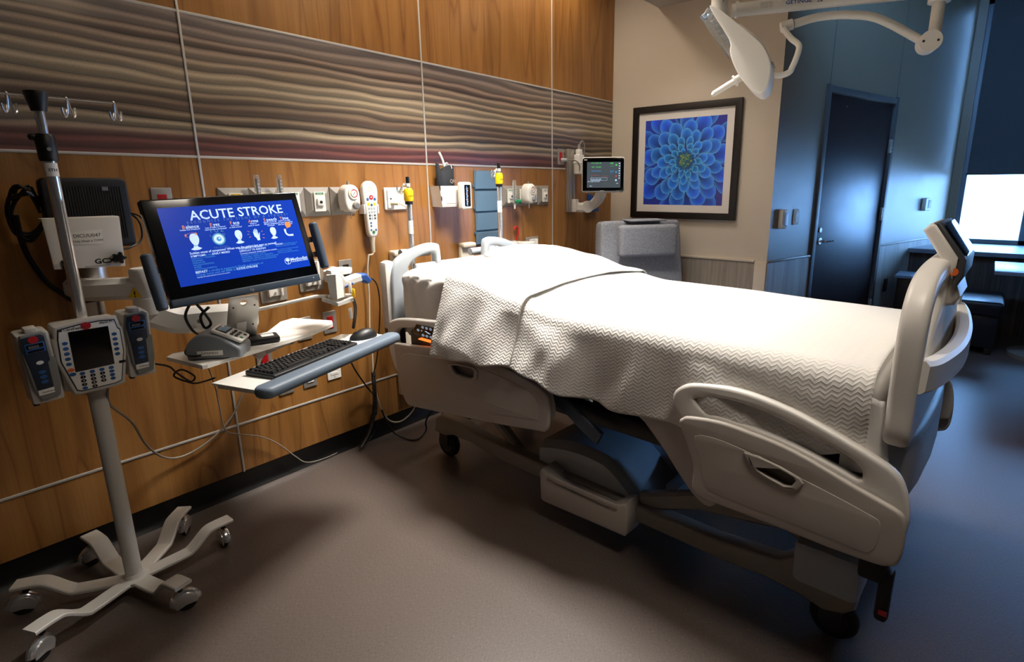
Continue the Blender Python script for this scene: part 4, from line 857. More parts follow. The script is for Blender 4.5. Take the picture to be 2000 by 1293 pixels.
for sx_ in (-1,1):
    y0=-.15 if sx_<0 else -.115
    x=sx_*(mw/2+.030)
    g=B(); g.lathe([(0,-.092),(.012,-.092),(.017,-.086),(.018,0),(.017,.086),(.012,.092),(0,.092)],24,fr((x,y0+ (.06 if sx_<0 else .07),.01),(1,0,0),(0,0,-1))@Matrix.Diagonal((1,1.0,1,1))); hg=g.done('side_handle','slate',mon)
    [B().box((sx_*(mw/2+.008),y0+yy_,-.012),(.05,.022,.006),.001).done('handle_bracket','alu' if sx_>0 else 'darkgrey',hg) for yy_ in (.10,.04)]
# head plate, equipment shelf and keyboard tray hang under the monitor
hp=thing('workstation_shelf','white metal equipment shelf with upright plate below the monitor','shelf',tr(.98,-.45,.845))
def wv_(p): return (p[0]-.98,p[1]+.45,p[2]-.845)
def quad(b,pts,t):          # prism through 3D points, thickness t downwards
    n=len(pts); vs=[wv_(p) for p in pts]+[wv_((p[0],p[1],p[2]-t)) for p in pts]
    return b.add(vs,[list(range(n)),list(range(n,2*n))[::-1]]+[(i,(i+1)%n,n+(i+1)%n,n+i) for i in range(n)])
q=[ZP(325,697,.845),ZP(338,690,.845),ZP(435,672,.845),ZP(522,648,.845),ZP(548,628,.845),ZP(572,621,.845),ZP(648,626,.845),ZP(650,632,.845),ZP(608,650,.845),ZP(405,712,.845),ZP(395,714,.845)]
quad(B(),q,.014).done('shelf_plate','white',hp,smooth=False)
Tpl=fr(wv_((HW(473,617,-.49))),(1,-.10,0),(-.02,-.62,1))
B().slab([(-.052,.10),(.050,.10),(.058,.03),(.062,-.165),(-.052,-.165)],[[(.012*math.cos(R(t)),.068+.012*math.sin(R(t))) for t in range(0,360,30)]],.004,.0012,Tpl).done('upright_plate','alu',hp)
for x,y in ((-.035,.05),(.04,.05),(-.035,-.05),(.042,-.05)): B().cyl((x,y,.002),(x,y,.004),.0035,T=Tpl).done('plate_hole','black',hp)
B().slab(rrect(-.018,-.10,.018,-.03,.002),[],.001,.0003,Tpl@tr(0,0,.003)).done('blank_label','paper',hp)
t0=Vector(wv_(ZP(505,690,.80))); t1=Vector(wv_(ZP(565,664,.80)))
b=B(); b.cyl(t0,t1,.017,n=18); tl=b.done('tilt_tube','white',hp); 
for p in (t0,t1): B().lathe([(0,-.02),(.018,-.018),(.022,0),(.018,.018),(0,.02)],16,tr(*p)@Matrix.Rotation(R(90),4,'X')).done('tilt_knob','white',hp)
# keyboard tray: sloping plate through measured points
kz=.80
KA,KB_,KC,KD=ZP(415,741,kz),ZP(508,762,kz),ZP(762,655,kz),ZP(640,648,kz)
kx=(KC-KB_).normalized(); ky=(KA-KB_); ky=(ky-kx*ky.dot(kx)).normalized(); KO=(KB_+KC)/2
TKb=fr(KO,kx,ky); kl=(KC-KB_).length; kd=(KA-KB_).length
kt=thing('keyboard_tray','sloping white keyboard tray with a long blue-grey wrist rest','keyboard tray',TKb)
B().slab([(-kl/2-.005,0),(kl/2+.005,0),(kl/2+.004,.07),(kl/2-.05,.225),(-kl/2-.0,.215)],[],.008,.003,tr(0,0,-.004)).done('tray_plate','white',kt)
B().box((-kl/2+.01,.10,-.012),(.012,.19,.016),.003).done('tray_rail','white',kt)
wr=B(); wr.slab(rrect(-kl/2-.02,-.052,kl/2+.02,.022,.03,6),[],.040,.015,tr(0,0,-.006)); wr.done('wrist_rest','tray',kt,label='long blue-grey padded wrist rest')
kb=thing('keyboard','black full-size keyboard on the tray','keyboard',TKb@tr(-.045,.098,.0))
kw,kh=.445,.135
B().slab(rrect(-kw/2,-kh/2,kw/2,kh/2,.006),[],.016,.004,tr(0,0,.009)@Matrix.Rotation(R(2),4,'X')).done('base','keyblk',kb)
kme=None; random.seed(1)
def key(x,y,w_,l=None):
    b=B(); h=.0075; a,c=w_/2-.0012,.0078; d=.0022
    b.add([(-a,-c,0),(a,-c,0),(a,c,0),(-a,c,0),(-a+d,-c+d,h),(a-d,-c+d,h),(a-d,c-d,h),(-a+d,c-d,h)],[(0,3,2,1),(4,5,6,7),(0,1,5,4),(1,2,6,5),(2,3,7,6),(3,0,4,7)],tr(0,0,0))
    return b
meshes={}
def putkey(x,y,w_,lab=None):
    k=round(w_,4)
    if k not in meshes: meshes[k]=key(0,0,w_).mesh('key',M['keyblk'],False)
    o=bpy.data.objects.new('key',meshes[k]); COL.objects.link(o); o.parent=kb; o.location=(x,y,.0165); WM[o.name]=WM[kb.name]
u_=.0186; rowsy=[.052,.028,.0102,-.0076,-.0254,-.0432]
rows=[[1,.5]+[1]*4+[.3]+[1]*4+[.3]+[1]*4, [1]*13+[2],[1.5]+[1]*12+[1.5],[1.75]+[1]*11+[2.25],[2.25]+[1]*10+[2.75],[1.25]*3+[6.25]+[1.25]*4]
for ry,row in zip(rowsy,rows):
    x=-kw/2+.010
    for w_ in row:
        if w_>=1: putkey(x+w_*u_/2,ry,w_*u_)
        x+=w_*u_
for ci in range(3):
    x=-kw/2+.010+15.25*u_+(ci+.5)*u_
    for ri in (0,1,2): putkey(x,rowsy[ri],u_)
    putkey(x,rowsy[5],u_)
putkey(-kw/2+.010+16.75*u_,rowsy[4],u_)
for ci in range(4):
    x=-kw/2+.010+18.55*u_+(ci+.5)*u_
    for ri in (0,1,2,3,4): putkey(x,rowsy[ri],u_)
    if ci!=1: putkey(x,rowsy[5],u_)
lt=B(); import string
for ry,x0,word in ((rowsy[1],0,'`1234567890-='),(rowsy[2],1.5,'QWERTYUIOP[]'),(rowsy[3],1.75,"ASDFGHJKL;'"),(rowsy[4],2.25,'ZXCVBNM,./')):
    for i,ch in enumerate(word): lt.text(ch,.0075,(-kw/2+.010+(x0+i+.35)*u_,ry-.001,.0243))
lt.done('key_legends','pumpg',kb,smooth=False,kind='stuff')
ms=thing('computer_mouse','black wireless mouse at the right end of the tray','mouse',TKb@tr(kl/2-.075,.085,.0)@rz(62))
q=bmesh.new(); bmesh.ops.create_uvsphere(q,u_segments=28,v_segments=14,radius=1)
for v in q.verts:
    x,y,z=v.co; v.co=Vector((.036*x*(1+.1*y),.062*y,max(0,z)*.040*(1-.2*y)+.002))
B().bm(q).done('shell','keyblk',ms); B().cyl((-.004,.034,.024),(.004,.034,.024),.011,n=14).done('scroll_wheel','rubber',ms)
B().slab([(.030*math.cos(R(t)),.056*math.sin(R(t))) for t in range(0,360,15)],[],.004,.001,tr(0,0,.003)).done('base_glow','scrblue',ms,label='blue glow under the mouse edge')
# glucometer dock, charger pad
q0=ZP(372,692,.862); q1=ZP(482,688,.862)
gx=(ZP(480,690,.86)-ZP(375,692,.86)); gx=Vector((.65,.75,0)).normalized()
Tg=fr((.795,-.525,.848),gx,Vector((-.75,.65,0)))
gl=thing('meter_dock','grey glucose meter in its charging dock labelled DMSP830, on the left of the shelf','medical meter',Tg)
prof=[(-.085,.0),(-.088,.045),(-.060,.080),(-.03,.090),(.02,.082),(.075,.048),(.092,.030),(.090,.0)]
B().slab([(p[0],p[1]) for p in spl(prof,3)],[],.125,.010,fr((0,0,0),(0,-1,0),(0,0,1))@Matrix.Diagonal((1,1,1,1))).done('dock_body','devg',gl)
Tgf=fr((0,-.045,.076),(1,0,0),(0,.86,.42))
B().slab(rrect(-.048,-.055,.048,.055,.012),[],.012,.004,Tgf@tr(0,0,.002)).done('meter_face','white',gl)
B().slab(rrect(-.036,.005,.036,.045,.005),[],.003,.001,Tgf@tr(0,0,.009)).done('meter_screen','pglass',gl)
B().slab(rrect(-.028,.012,.028,.040,.001),[],.001,.0003,Tgf@tr(0,0,.0108)).done('display','scrgrey',gl)
for x in (-.022,0,.022):
    for y in (-.010,-.026): B().lathe([(0,0),(.008,0),(.007,.003),(0,.003)],14,Tgf@tr(x,y,.008)@Matrix.Diagonal((1.15,.8,1,1))).done('meter_button','darkgrey',gl)
B().lathe([(0,0),(.006,0),(.006,.002),(0,.002)],14,Tgf@tr(-.02,-.044,.008)).done('green_button','green',gl)
B().lathe([(0,0),(.006,0),(.006,.002),(0,.002)],14,Tgf@tr(.02,-.044,.008)).done('power_button','black',gl)
Tgl=fr((-.0635,-.0,.022),(0,-1,0),(0,0,1))
B().slab(rrect(-.05,-.008,.035,.010,.001),[],.001,.0003,Tgl@tr(0,0,.0005)).done('label_strip','paper',gl)
B().text('DMSP830',.014,(-.008,-.004,.0015),'CENTER',T=Tgl).done('lettering','ink',gl,smooth=False)
rdr=thing('card_reader','flat black badge reader on the shelf beside the grey meter','card reader',fr(ZP(512,668,.848)+Vector((0,0,.0)),Vector((1,-.30,0)),Vector((.30,1,0))))
B().box((0,.01,.011),(.125,.085,.022),.005).done('case','keyblk',rdr); B().slab(rrect(-.0,-.02,.045,.02,.003),[],.001,.0003,tr(0,.012,.0226)).done('sticker','paper',rdr); B().cyl((-.04,0,.022),(-.04,0,.0235),.003).done('indicator','red',rdr)
# cables of the workstation
cable('black cable looping from the mini computer down to its bracket',[HW(240,415,-.10),HW(262,422,-.12),HW(275,440,-.14),HW(276,468,-.14),HW(255,483,-.16),HW(238,487,-.2)],.004,'black')
cable('thin black cord plugged into the side of the mini computer',[HW(240,418,-.12),HW(255,417,-.14),HW(272,422,-.2),HW(290,440,-.3)],.003,'black')
bun=[]
rb_=random.Random(2)
for k in range(7):
    o_=[rb_.uniform(-1,1) for _ in range(9)]
    cable('black lead in the tangled bundle left of the mini computer',[HW(78,400+o_[0]*18,-.10),HW(45+o_[1]*14,372+o_[2]*10,-.09-.01*k),HW(12+abs(o_[3])*16,395+o_[4]*16,-.08),HW(24+o_[5]*8,440+o_[6]*10,-.08),HW(60,460+o_[7]*12,-.09),HW(88+o_[8]*4,430,-.11)],.0045,'black',name='power_lead')['group']='leads left of the mini computer'
cable('thick black cable sleeve sagging below the mini computer to the arm',[HW(30,420,-.09),HW(42,470,-.09),HW(60,510,-.10),HW(90,550,-.12),HW(120,572,-.13),HW(150,588,-.14),HW(200,582,-.15)],.009,'black')
cable('short black charging lead coiled at the back of the meter dock',[HW(378,676,-.50),HW(366,680,-.49),HW(362,690,-.50),HW(374,696,-.53),HW(392,694,-.56)],.0035,'black')
cable('black monitor cable hanging in a loop below the screen',[HW(372,592,-.52),HW(362,618,-.50),HW(376,645,-.46),HW(392,655,-.42)],.005,'black')
cable('tied black cable bunch under the monitor',[HW(385,595,-.53),HW(400,612,-.50),HW(412,632,-.48),HW(400,640,-.48),HW(392,618,-.50),HW(408,600,-.53)],.005,'black')
cable('black looped power cord between the pump and the keyboard tray',[HW(298,710,-.42),HW(330,716,-.40),HW(345,728,-.39),HW(372,745,-.38),HW(380,735,-.38),HW(355,722,-.39),HW(340,735,-.39),HW(375,748,-.38),HW(395,746,-.36),HW(420,738,-.36)],.0035,'black')
cable('thin black cord running down the wood panel and along the floor edge',[HW(405,713,-.30),HW(420,755,-.10),HW(430,800,-.045),HW(438,835,-.04),HW(452,846,-.04),HW(510,853,-.04),HW(545,868,-.04),HW(575,890,-.05),HW(600,903,-.06),ZP(640,893,.01),ZP(675,875,.01)],.0028,'cordg')
cable('black cord falling from the tray to the baseboard',[HW(682,700,-.25),HW(695,725,-.12),HW(716,755,-.05),HW(735,780,-.03),HW(735,810,-.03)],.0045,'black')
# ------------------------------------------------------------------ scanner in its cup holder
scn=thing('barcode_scanner','white and blue handheld barcode scanner resting in a white holder','scanner',tr(1.255,-.55,1.0))
def ws_(px,py,y): q=HW(px,py,y); return (q[0]-1.255,q[1]+.55,q[2]-1.0)
b=B(); b.ribbon([ws_(662,556,-.55),ws_(680,549,-.55),ws_(700,542,-.55)],.036,.052,(0,1,0)); b.done('handle','white',scn)
b=B(); b.ribbon([ws_(699,542,-.55),ws_(708,541,-.55),ws_(717,549,-.55)],.038,.050,(0,1,0),taper=[1,1,.7]); b.done('blue_end','blue',scn)
b=B(); b.ribbon([ws_(640,540,-.55),ws_(655,542,-.55),ws_(668,556,-.55)],.05,.055,(0,1,0)); b.done('head','white',scn)
B().ribbon([ws_(674,560,-.575),ws_(688,553,-.575)],.012,.012,(0,1,0)).done('trigger','blue',scn)
hd=thing('scanner_holder','white faceted cup holder on a small platform right of the monitor','holder',tr(1.22,-.53,.94))
def wh_(px,py,y): q=HW(px,py,y); return (q[0]-1.22,q[1]+.53,q[2]-.94)
b=B()
top=[wh_(637,538,-.57),wh_(655,536,-.60),wh_(668,545,-.58),wh_(672,538,-.50),wh_(645,532,-.50)]; bot=[wh_(645,582,-.57),wh_(659,584,-.60),wh_(673,580,-.58),wh_(674,574,-.50),wh_(650,574,-.50)]
b.add(top+bot,[(0,1,2,3,4),(9,8,7,6,5)]+[(i,(i+1)%5,5+(i+1)%5,5+i) for i in range(5)]); b.done('cup','white',hd)
b=B(); pts=[wh_(628,582,-.54),wh_(660,592,-.60),wh_(690,582,-.60),wh_(688,574,-.50),wh_(650,572,-.48)]
b.add(pts+[(p[0],p[1],p[2]-.014) for p in pts],[(0,1,2,3,4),(9,8,7,6,5)]+[(i,(i+1)%5,5+(i+1)%5,5+i) for i in range(5)]); b.done('platform','white',hd)
B().tube([wh_(*p) for p in ((505,604,-.46),(560,592,-.49),(615,579,-.52),(640,578,-.54))],.007,10).done('support_rod','white',hd)
q=Vector(wh_(659,530,-.48)); B().lathe([(.055,-.008),(.058,-.008),(.058,.006),(.055,.006)],30,tr(*q)).done('cup_ring','white',hd)
B().box(wh_(690,572,-.60),(.006,.02,.035),.001).done('yellow_tag','yellow',hd); B().box(wh_(684,562,-.60),(.012,.008,.05),.002).done('cord_clip','white',hd)
cable('black thick scanner cable hanging from the holder',[HW(690,585,-.58),HW(694,600,-.56),HW(693,620,-.52),HW(690,640,-.48)],.007,'black')
B_t=B().box(HW(685,612,-.50),(.018,.003,.05),.001); tag(B_t.done('paper_tag','paper'),'small white paper tag hanging beside the scanner cable','tag')
cable('black cord arcing from the scanner handle down to the coiled cord',[HW(717,546,-.55),HW(728,545,-.52),HW(738,562,-.45),HW(742,600,-.35),HW(740,650,-.22),HW(736,700,-.12),HW(730,728,-.08)],.0035,'black')
cable('beige cord hanging straight from the bed remote to the floor cords',[HW(720,498,-.05),HW(718,530,-.045),HW(721,580,-.04),HW(722,640,-.04),HW(727,690,-.05),HW(729,730,-.06),HW(733,760,-.06),HW(745,800,-.06),HW(762,822,-.06),HW(785,822,-.08),HW(808,800,-.12),HW(814,770,-.18)],.0045,'cordc')
b=B(); pts=[]; base=spl([HW(729,728,-.07),HW(732,790,-.07),HW(722,840,-.07),HW(705,872,-.09)],12)
L_=len(base)
for i in range(900):
    f_=i/899*(L_-1); k=int(f_); fr_=f_-k; p=base[k].lerp(base[min(k+1,L_-1)],fr_); a=i*2*PI/11
    pts.append(p+Vector((math.cos(a)*.0105,math.sin(a)*.0105,0)))
tag(B().tube(pts,.0026,6).done('coiled_cord','black'),'black coiled cord hanging in front of the wood panels','cable')
cable('black power cord looping from the coiled cord to the bed',[HW(708,872,-.09),HW(728,850,-.06),HW(738,820,-.05)],.0035,'black')
cable('thick black bed power cord curling on the floor under the bed',[HW(745,800,-.06),HW(765,840,-.10),ZP(790,856,.01),ZP(815,858,.01),ZP(832,840,.01),BU(834,810,-.2)+Vector((2.2,0,0)),(2.15,-.40,.40)],.005,'black')
# ================================================================== HEADWALL FITTINGS (local x right, y up, z out of the wall)
def lw(b,pts,z0,z1): return b.wedge(pts,z0,z1)
def gas_plate(label,x,z=1.376,kind='plain',w_=.134,h_=.142,color='green',group='grey gas outlet plates on the headwall'):
    t=thing('gas_outlet',label,'gas outlet',wall_T(x,z,.011),group)
    b=B(); a,c,d,e=w_/2-.001,h_/2,w_/2-.026,h_/2-.030
    b.add([(-a,-c,0),(a,-c,0),(a,c,0),(-a,c,0),(-a,-c,.006),(a,-c,.006),(a,c,.006),(-a,c,.006),(-d,-e,.022),(d,-e,.022),(d,e,.022),(-d,e,.022)],
          [(0,3,2,1),(8,9,10,11)]+[(i,(i+1)%4,4+(i+1)%4,4+i) for i in range(4)]+[(4+i,4+(i+1)%4,8+(i+1)%4,8+i) for i in range(4)])
    b.done('bevelled_plate','plate',t,smooth=False)
    B().slab(rrect(-.030,-.048,.030,.048,.003),[],.006,.0015,tr(0,0,.025)).done('face_insert','paper',t)
    B().box((0,.040,.0285),(.042,.009,.001)).done('label_band',color,t)
    B().text({'green':'OXYGEN','paper':'VACUUM','yellow':'MEDICAL AIR'}[color],.0075 if color!='yellow' else .006,(0,.0372,.0292),'CENTER',bold=.02).text('▼',.008,(0,.026,.0285),'CENTER').text('^..',.010,(0,-.042,.0285),'CENTER').done('lettering','paper' if color=='green' else 'ink',t,smooth=False)
    B().slab(rrect(-.019,-.020,.019,.016,.006),[],.012,.003,tr(0,0,.033)).done('socket_boss','white',t)
    B().cyl((0,-.002,.038),(0,-.002,.0405),.0075,n=14).done('socket_hole','black',t)
    return t
px0=1.133
gas_plate('leftmost grey gas plate peeking over the monitor top',1.133,color='yellow')
gas_plate('grey gas plate behind the left flow tube above the monitor',1.266,color='yellow')
gas_plate('grey gas plate behind the right flow tube above the monitor',1.398,color='green')
gas_plate('grey gas plate with a green oxygen band right of the monitor',1.532,color='green')
gas_plate('grey gas plate behind the left vacuum gauge',1.672,color='paper',w_=.142)
gas_plate('grey gas plate with green oxygen band behind the small green-knobbed flowmeter',2.967,color='green',z=1.378)
gas_plate('grey gas plate left behind the right vacuum gauge',3.097,color='paper',z=1.378)
gas_plate('grey gas plate right behind the right vacuum gauge',3.226,color='paper',z=1.377)
gas_plate('grey gas plate at the right end of the far row, its outlet free',3.355,color='paper',z=1.377)
def gauge(label,T):
    t=thing('vacuum_regulator',label,'regulator',T,'white vacuum gauges on the headwall')
    o_=spl([(-.052,-.05),(-.058,0),(-.052,.055),(-.03,.085),(0,.095),(.03,.085),(.052,.055),(.058,0),(.052,-.05),(.03,-.075),(0,-.082),(-.03,-.075)],4,True)
    B().slab([(p[0],p[1]) for p in o_],[],.085,.014,tr(0,0,.085)).done('case','white',t)
    B().cyl((0,.0,.02),(0,.0,.06),.02).done('wall_adapter','steel',t)
    B().lathe([(.0,.0),(.040,0),(.040,.007),(.036,.010),(.034,.0075),(0,.0075)],32,tr(.006,.038,.125)).done('gauge_bezel','white',t)
    B().lathe([(0,0),(.034,0),(.034,.001),(0,.001)],32,tr(.006,.038,.1325)).done('dial_face','paper',t)
    rg=B(); ring(rg,(.006,.038),.027,.006,tr(0,0,.1340),32); rg.done('dial_band','red',t)
    rg=B(); rg.add([(.006+r_*math.cos(R(a)),.038+r_*math.sin(R(a)),.1343) for a in range(190,241,10) for r_ in (.021,.027)],[(2*i,2*i+1,2*i+3,2*i+2) for i in range(5)]); rg.done('dial_band','green',t)
    rg=B(); rg.add([(.006+r_*math.cos(R(a)),.038+r_*math.sin(R(a)),.1343) for a in range(130,181,10) for r_ in (.021,.027)],[(2*i,2*i+1,2*i+3,2*i+2) for i in range(5)]); rg.done('dial_band','yellow',t)
    B().box((0,0,0),(.030,.0025,.001),T=tr(.006,.038,.1348)@rz(50)).done('needle','black',t)
    B().lathe([(0,0),(.024,0),(.024,.016),(.020,.020),(0,.020)],24,tr(.014,-.040,.127)).done('knob','plate',t)
    B().lathe([(0,0),(.015,0),(.015,.003),(0,.003)],20,tr(.014,-.040,.147)).done('knob_cap','alu',t)
    B().cyl((0,.09,.085),(0,.115,.085),.009,n=12).done('top_port','steel',t)
    B().cyl((.0,-.08,.09),(.0,-.125,.09),.006,.004,n=12).done('hose_barb','chrome',t)
    return t
gauge('white vacuum gauge with round dial between the oxygen plate and the white bed remote',wall_T(1.668,1.385,.012)@Matrix.Diagonal((.78,.78,.85,1)))
gauge('white vacuum gauge with round dial on the far row, right of the blue file holder',wall_T(3.105,1.388,.012)@Matrix.Diagonal((.78,.78,.85,1)))
def flow(x,z,label,grn=False):
    t=thing('flowmeter',label,'flowmeter',wall_T(x,z,.0))
    b=B(); b.lathe([(.0,-.02),(.013,-.02),(.013,.10),(.010,.112),(0,.114)],16,fr((0,0,.075),(1,0,0),(0,0,-1))@Matrix.Diagonal((1,1,1,1))); b.done('flow_tube','clear',t)
    B().cyl((0,-.0,.075),(0,.092,.075),.004,n=8).done('scale_rod','alu',t)
    for k in range(6): B().box((0,.01+k*.015,.0893),(.010,.0015,.001)).done('scale_mark','paper',t)
    B().cyl((0,-.05,.075),(0,-.018,.075),.014,n=14).done('valve_body','chrome',t)
    B().cyl((0,-.035,.04),(0,-.035,.075),.010,n=12).done('adapter','chrome',t)
    B().cyl((0,-.035,.085),(.0,-.035,.105),.011,n=12).cyl((.015,-.035,.075),(.055,-.035,.08),.014,.016,n=14).done('flow_knob','green',t)
    B().cyl((0,-.05,.075),(0,-.085,.075),.008,.005,n=12).done('hose_barb','chrome' if not grn else 'paper',t)
    return t
flow(1.215,1.392,'clear plastic flow tube rising behind the left part of the monitor top')
flow(1.318,1.392,'clear plastic flow tube rising behind the right part of the monitor top')
flow(2.965,1.375,'small clear flowmeter with a green knob on the far oxygen plate',True)
def plate(name,label,cat,x,z,w_,h_,mt,kind,off=.011,group=None):
    t=thing(name,label,cat,wall_T(x,z,off),group)
    B().slab(rrect(-w_/2,-h_/2,w_/2,h_/2,.004),[],.006,.002,tr(0,0,.003)).done('cover_plate',mt,t)
    if kind in('red','grey','black','white'):
        mm={'red':'red','grey':'paper','black':'black','white':'paper'}[kind]
        B().slab(rrect(-.017,-.033,.017,.033,.003),[],.005,.001,tr(0,0,.007)).done('receptacle',mm,t)
        s=B()
        for y in (.016,-.018): s.box((-.006,y+.003,.0097),(.0018,.008,.0006)).box((.006,y+.003,.0097),(.0018,.007,.0006)).cyl((0,y-.007,.0094),(0,y-.007,.0100),.0022,n=8)
        s.done('slots','black',t,kind='stuff')
    if kind=='data':
        for x_ in (-.013,.013): B().box((x_,.028,.007),(.015,.012,.003),.001).done('data_port','ink',t)
        B().slab(rrect(-.022,-.035,.022,-.020,.002),[],.002,.0005,tr(0,0,.0065)).done('label_window','matb',t)
    for y in (h_/2-.012,-h_/2+.012): B().cyl((0,y,.006),(0,y,.0072),.003,n=10).done('screw','steel',t)
    return t
plate('outlet','steel plate with red outlet, left of the wood panel joint above the monitor','outlet',.853,1.39,.075,.118,'steel','red')
plate('outlet','steel plate with red outlet under the left half of the shelf','outlet',1.175,.64,.075,.118,'steel','red')
plate('outlet','steel plate with red outlet below the shelf, left of the pair','outlet',1.392,.742,.075,.118,'steel','red')
plate('outlet','steel plate with red outlet below the right end of the shelf','outlet',1.534,.748,.075,.118,'steel','red')
plate('outlet','steel plate with grey outlet low on the wall under the keyboard tray, leftmost','outlet',1.264,.485,.075,.118,'steel','grey')
plate('outlet','steel plate with grey outlet low on the wall beside the white data plate','outlet',1.392,.485,.075,.118,'steel','grey')
plate('data_plate','white data port plate low on the wall left of the cords','wall plate',1.530,.49,.080,.118,'paper','data')
plate('outlet','steel plate with black outlet behind the scanner ring','outlet',1.655,1.010,.078,.118,'steel','black')
plate('outlet','steel plate with red outlet beside the wall track of the vitals monitor','outlet',3.58,1.665,.075,.118,'steel','red')
def slide(label,x,z,w_=.13,h_=.16,dz=0):
    t=thing('suction_bracket',label,'bracket',wall_T(x,z,.011),'suction slide brackets on the headwall')
    B().slab(rrect(-w_/2,-h_/2,w_/2,h_/2,.006),[],.008,.003,tr(0,0,.004)).done('back_plate','plate',t)
    B().slab([(-.035,-.05),(.035,-.05),(.040,.07),(-.040,.07)],[],.012,.003,tr(0,.0,.014)).done('slide_channel','white',t)
    for x_ in (-.03,.03): B().box((x_,.01,.026),(.012,.12,.016),.003).done('channel_lip','white',t)
    B().cyl((0,-.035,.02),(0,-.035,.026),.005).done('screw','steel',t)
slide('grey plate with slide bracket below the computer monitor',1.258,.985)
slide('grey plate with slide bracket behind the white scanner cup',1.455,1.01)
slide('grey plate with slide bracket above the far end of the bed',3.222,.99,.145,.17)
slide('grey plate with slide bracket behind the headboard, left of the far canister ring',2.98,.99,.13,.15)
t=thing('canister_ring','white canister ring holder on the headwall beyond the far headboard grip','holder',wall_T(3.06,1.045,.0))
B().lathe([(.060,-.010),(.064,-.010),(.064,.008),(.060,.008)],30,fr((0,0,.095),(1,0,0),(0,0,-1))).box((0,0,.018),(.03,.02,.03),.003).done('ring','white',t)
B().slab([(.058*math.cos(R(a)),.058*math.sin(R(a))) for a in range(0,360,12)],[],.09,.004,fr((0,-.06,.095),(1,0,0),(0,0,-1))).done('liner','clear',t)
t=thing('canister_ring','white canister ring holder on the wall behind the barcode scanner','holder',wall_T(1.575,1.03,.0))
B().lathe([(.056,-.010),(.060,-.010),(.060,.008),(.056,.008)],30,fr((0,0,.09),(1,0,0),(0,0,-1))).box((0,0,.018),(.03,.02,.03),.003).done('ring','white',t)
t=thing('red_hook','red bent hook on the wall above the far slide bracket','hook',wall_T(3.045,1.09,0))
B().tube(spl([(0,-.03,.012),(0,.02,.03),(0,.055,.03),(-.01,.068,.034),(-.035,.068,.034),(-.042,.055,.034)],5),.007,10).done('hook','red',t)
# bed remote (pillow speaker) in its clip
t=thing('bed_remote','long white nurse-call remote hanging in its clip on the headwall','remote',wall_T(1.815,1.33,.045))
o_=spl([(-.030,-.125),(-.036,-.02),(-.046,.07),(-.043,.118),(-.022,.143),(0,.148),(.022,.143),(.043,.118),(.046,.07),(.036,-.02),(.030,-.125),(.016,-.150),(0,-.153),(-.016,-.150)],4,True)
B().slab([(p[0],p[1]) for p in o_],[],.034,.010).done('body','bedlight',t)
Z=.0175
B().lathe([(0,0),(.012,0),(.012,.0015),(0,.0015)],20,tr(0,.062,Z)).done('call_button','red',t)
B().text('+',.016,(-.0045,.057,.0192),bold=.05).done('call_mark','paper',t,smooth=False)
for x,y,mm,r_ in [(-.022,.052,'btnb',.008),(.022,.052,'btnb',.008),(-.018,.026,'yellow',.008),(0,.022,'btnb',.007),(.018,.026,'yellow',.008)]+[(x,y,'slate' if (y<-.03 and x!=0) else 'bedblue',.0062) for y in (.003,-.016,-.034,-.050) for x in (-.016,0,.016)]+[(-.012,-.074,'btnb',.006),(-.012,-.090,'btnb',.006),(-.014,-.112,'btnb',.006),(.016,-.112,'btnb',.006),(0,-.124,'green',.009)]:
    B().lathe([(0,0),(r_,0),(r_*.9,.0012),(0,.0012)],14,tr(x,y,Z)).done('remote_button',mm,t)
gr=B()
for i in range(7):
    for j in range(5): gr.cyl((-.015+i*.005,.095+j*.006,Z-.0003),(-.015+i*.005,.095+j*.006,Z+.0004),.0012,n=6)
gr.done('speaker_grille','plate',t,kind='stuff')
for x in (-.043,.043): B().box((x,-.0,-.01),(.008,.05,.05),.002).done('holder_clip','bedlight',t)
B().lathe([(0,0),(.016,0),(.012,.03),(.0095,.085),(0,.085)],14,fr((0,-.15,0),(1,0,0),(0,0,1))@Matrix.Rotation(0,4,'X')).done('cord_boot','cordc',t)
cable('beige cord hanging below the white bed remote',[(1.815,-.045,1.10),(1.806,-.047,1.085),HW(720,498,-.05)],.0045,'cordc')
# nurse call station
t=thing('nurse_call_station','white nurse-call wall station with speaker grille and plugged beige cord','wall station',wall_T(2.008,1.381,.011))
B().slab(rrect(-.078,-.062,.078,.062,.008),[],.014,.004,tr(0,0,.007)).done('back_plate','paper',t)
B().slab(rrect(-.066,-.052,-.024,.048,.003),[],.012,.003,tr(0,0,.018)).done('jack_panel','white',t)
g_=B(); 
for i in range(11):
    for j in range(11):
        x,y=.032+(i-5)*.005,-.006+(j-5)*.005
        if (x-.032)**2+(y+.006)**2<.027**2: g_.cyl((x,y,.0138),(x,y,.0146),.0012,n=5)
g_.done('speaker_grille','plate',t,kind='stuff')
B().lathe([(0,0),(.010,0),(.010,.001),(0,.001)],18,tr(.022,.034,.0142)@Matrix.Diagonal((1.2,1,1,1))).done('emblem','green',t); B().cyl((-.046,.0,.024),(-.046,.0,.0255),.005).done('jack','black',t)
B().cyl((-.044,-.024,.02),(-.020,-.026,.055),.011).done('plug','cordc',t)
cable('beige call cord curving from the nurse-call station down behind the bed',[(1.99,-.068,1.355),(2.025,-.09,1.33),(2.045,-.09,1.25),(2.06,-.07,1.12),(2.062,-.05,1.0)],.0045,'cordc')
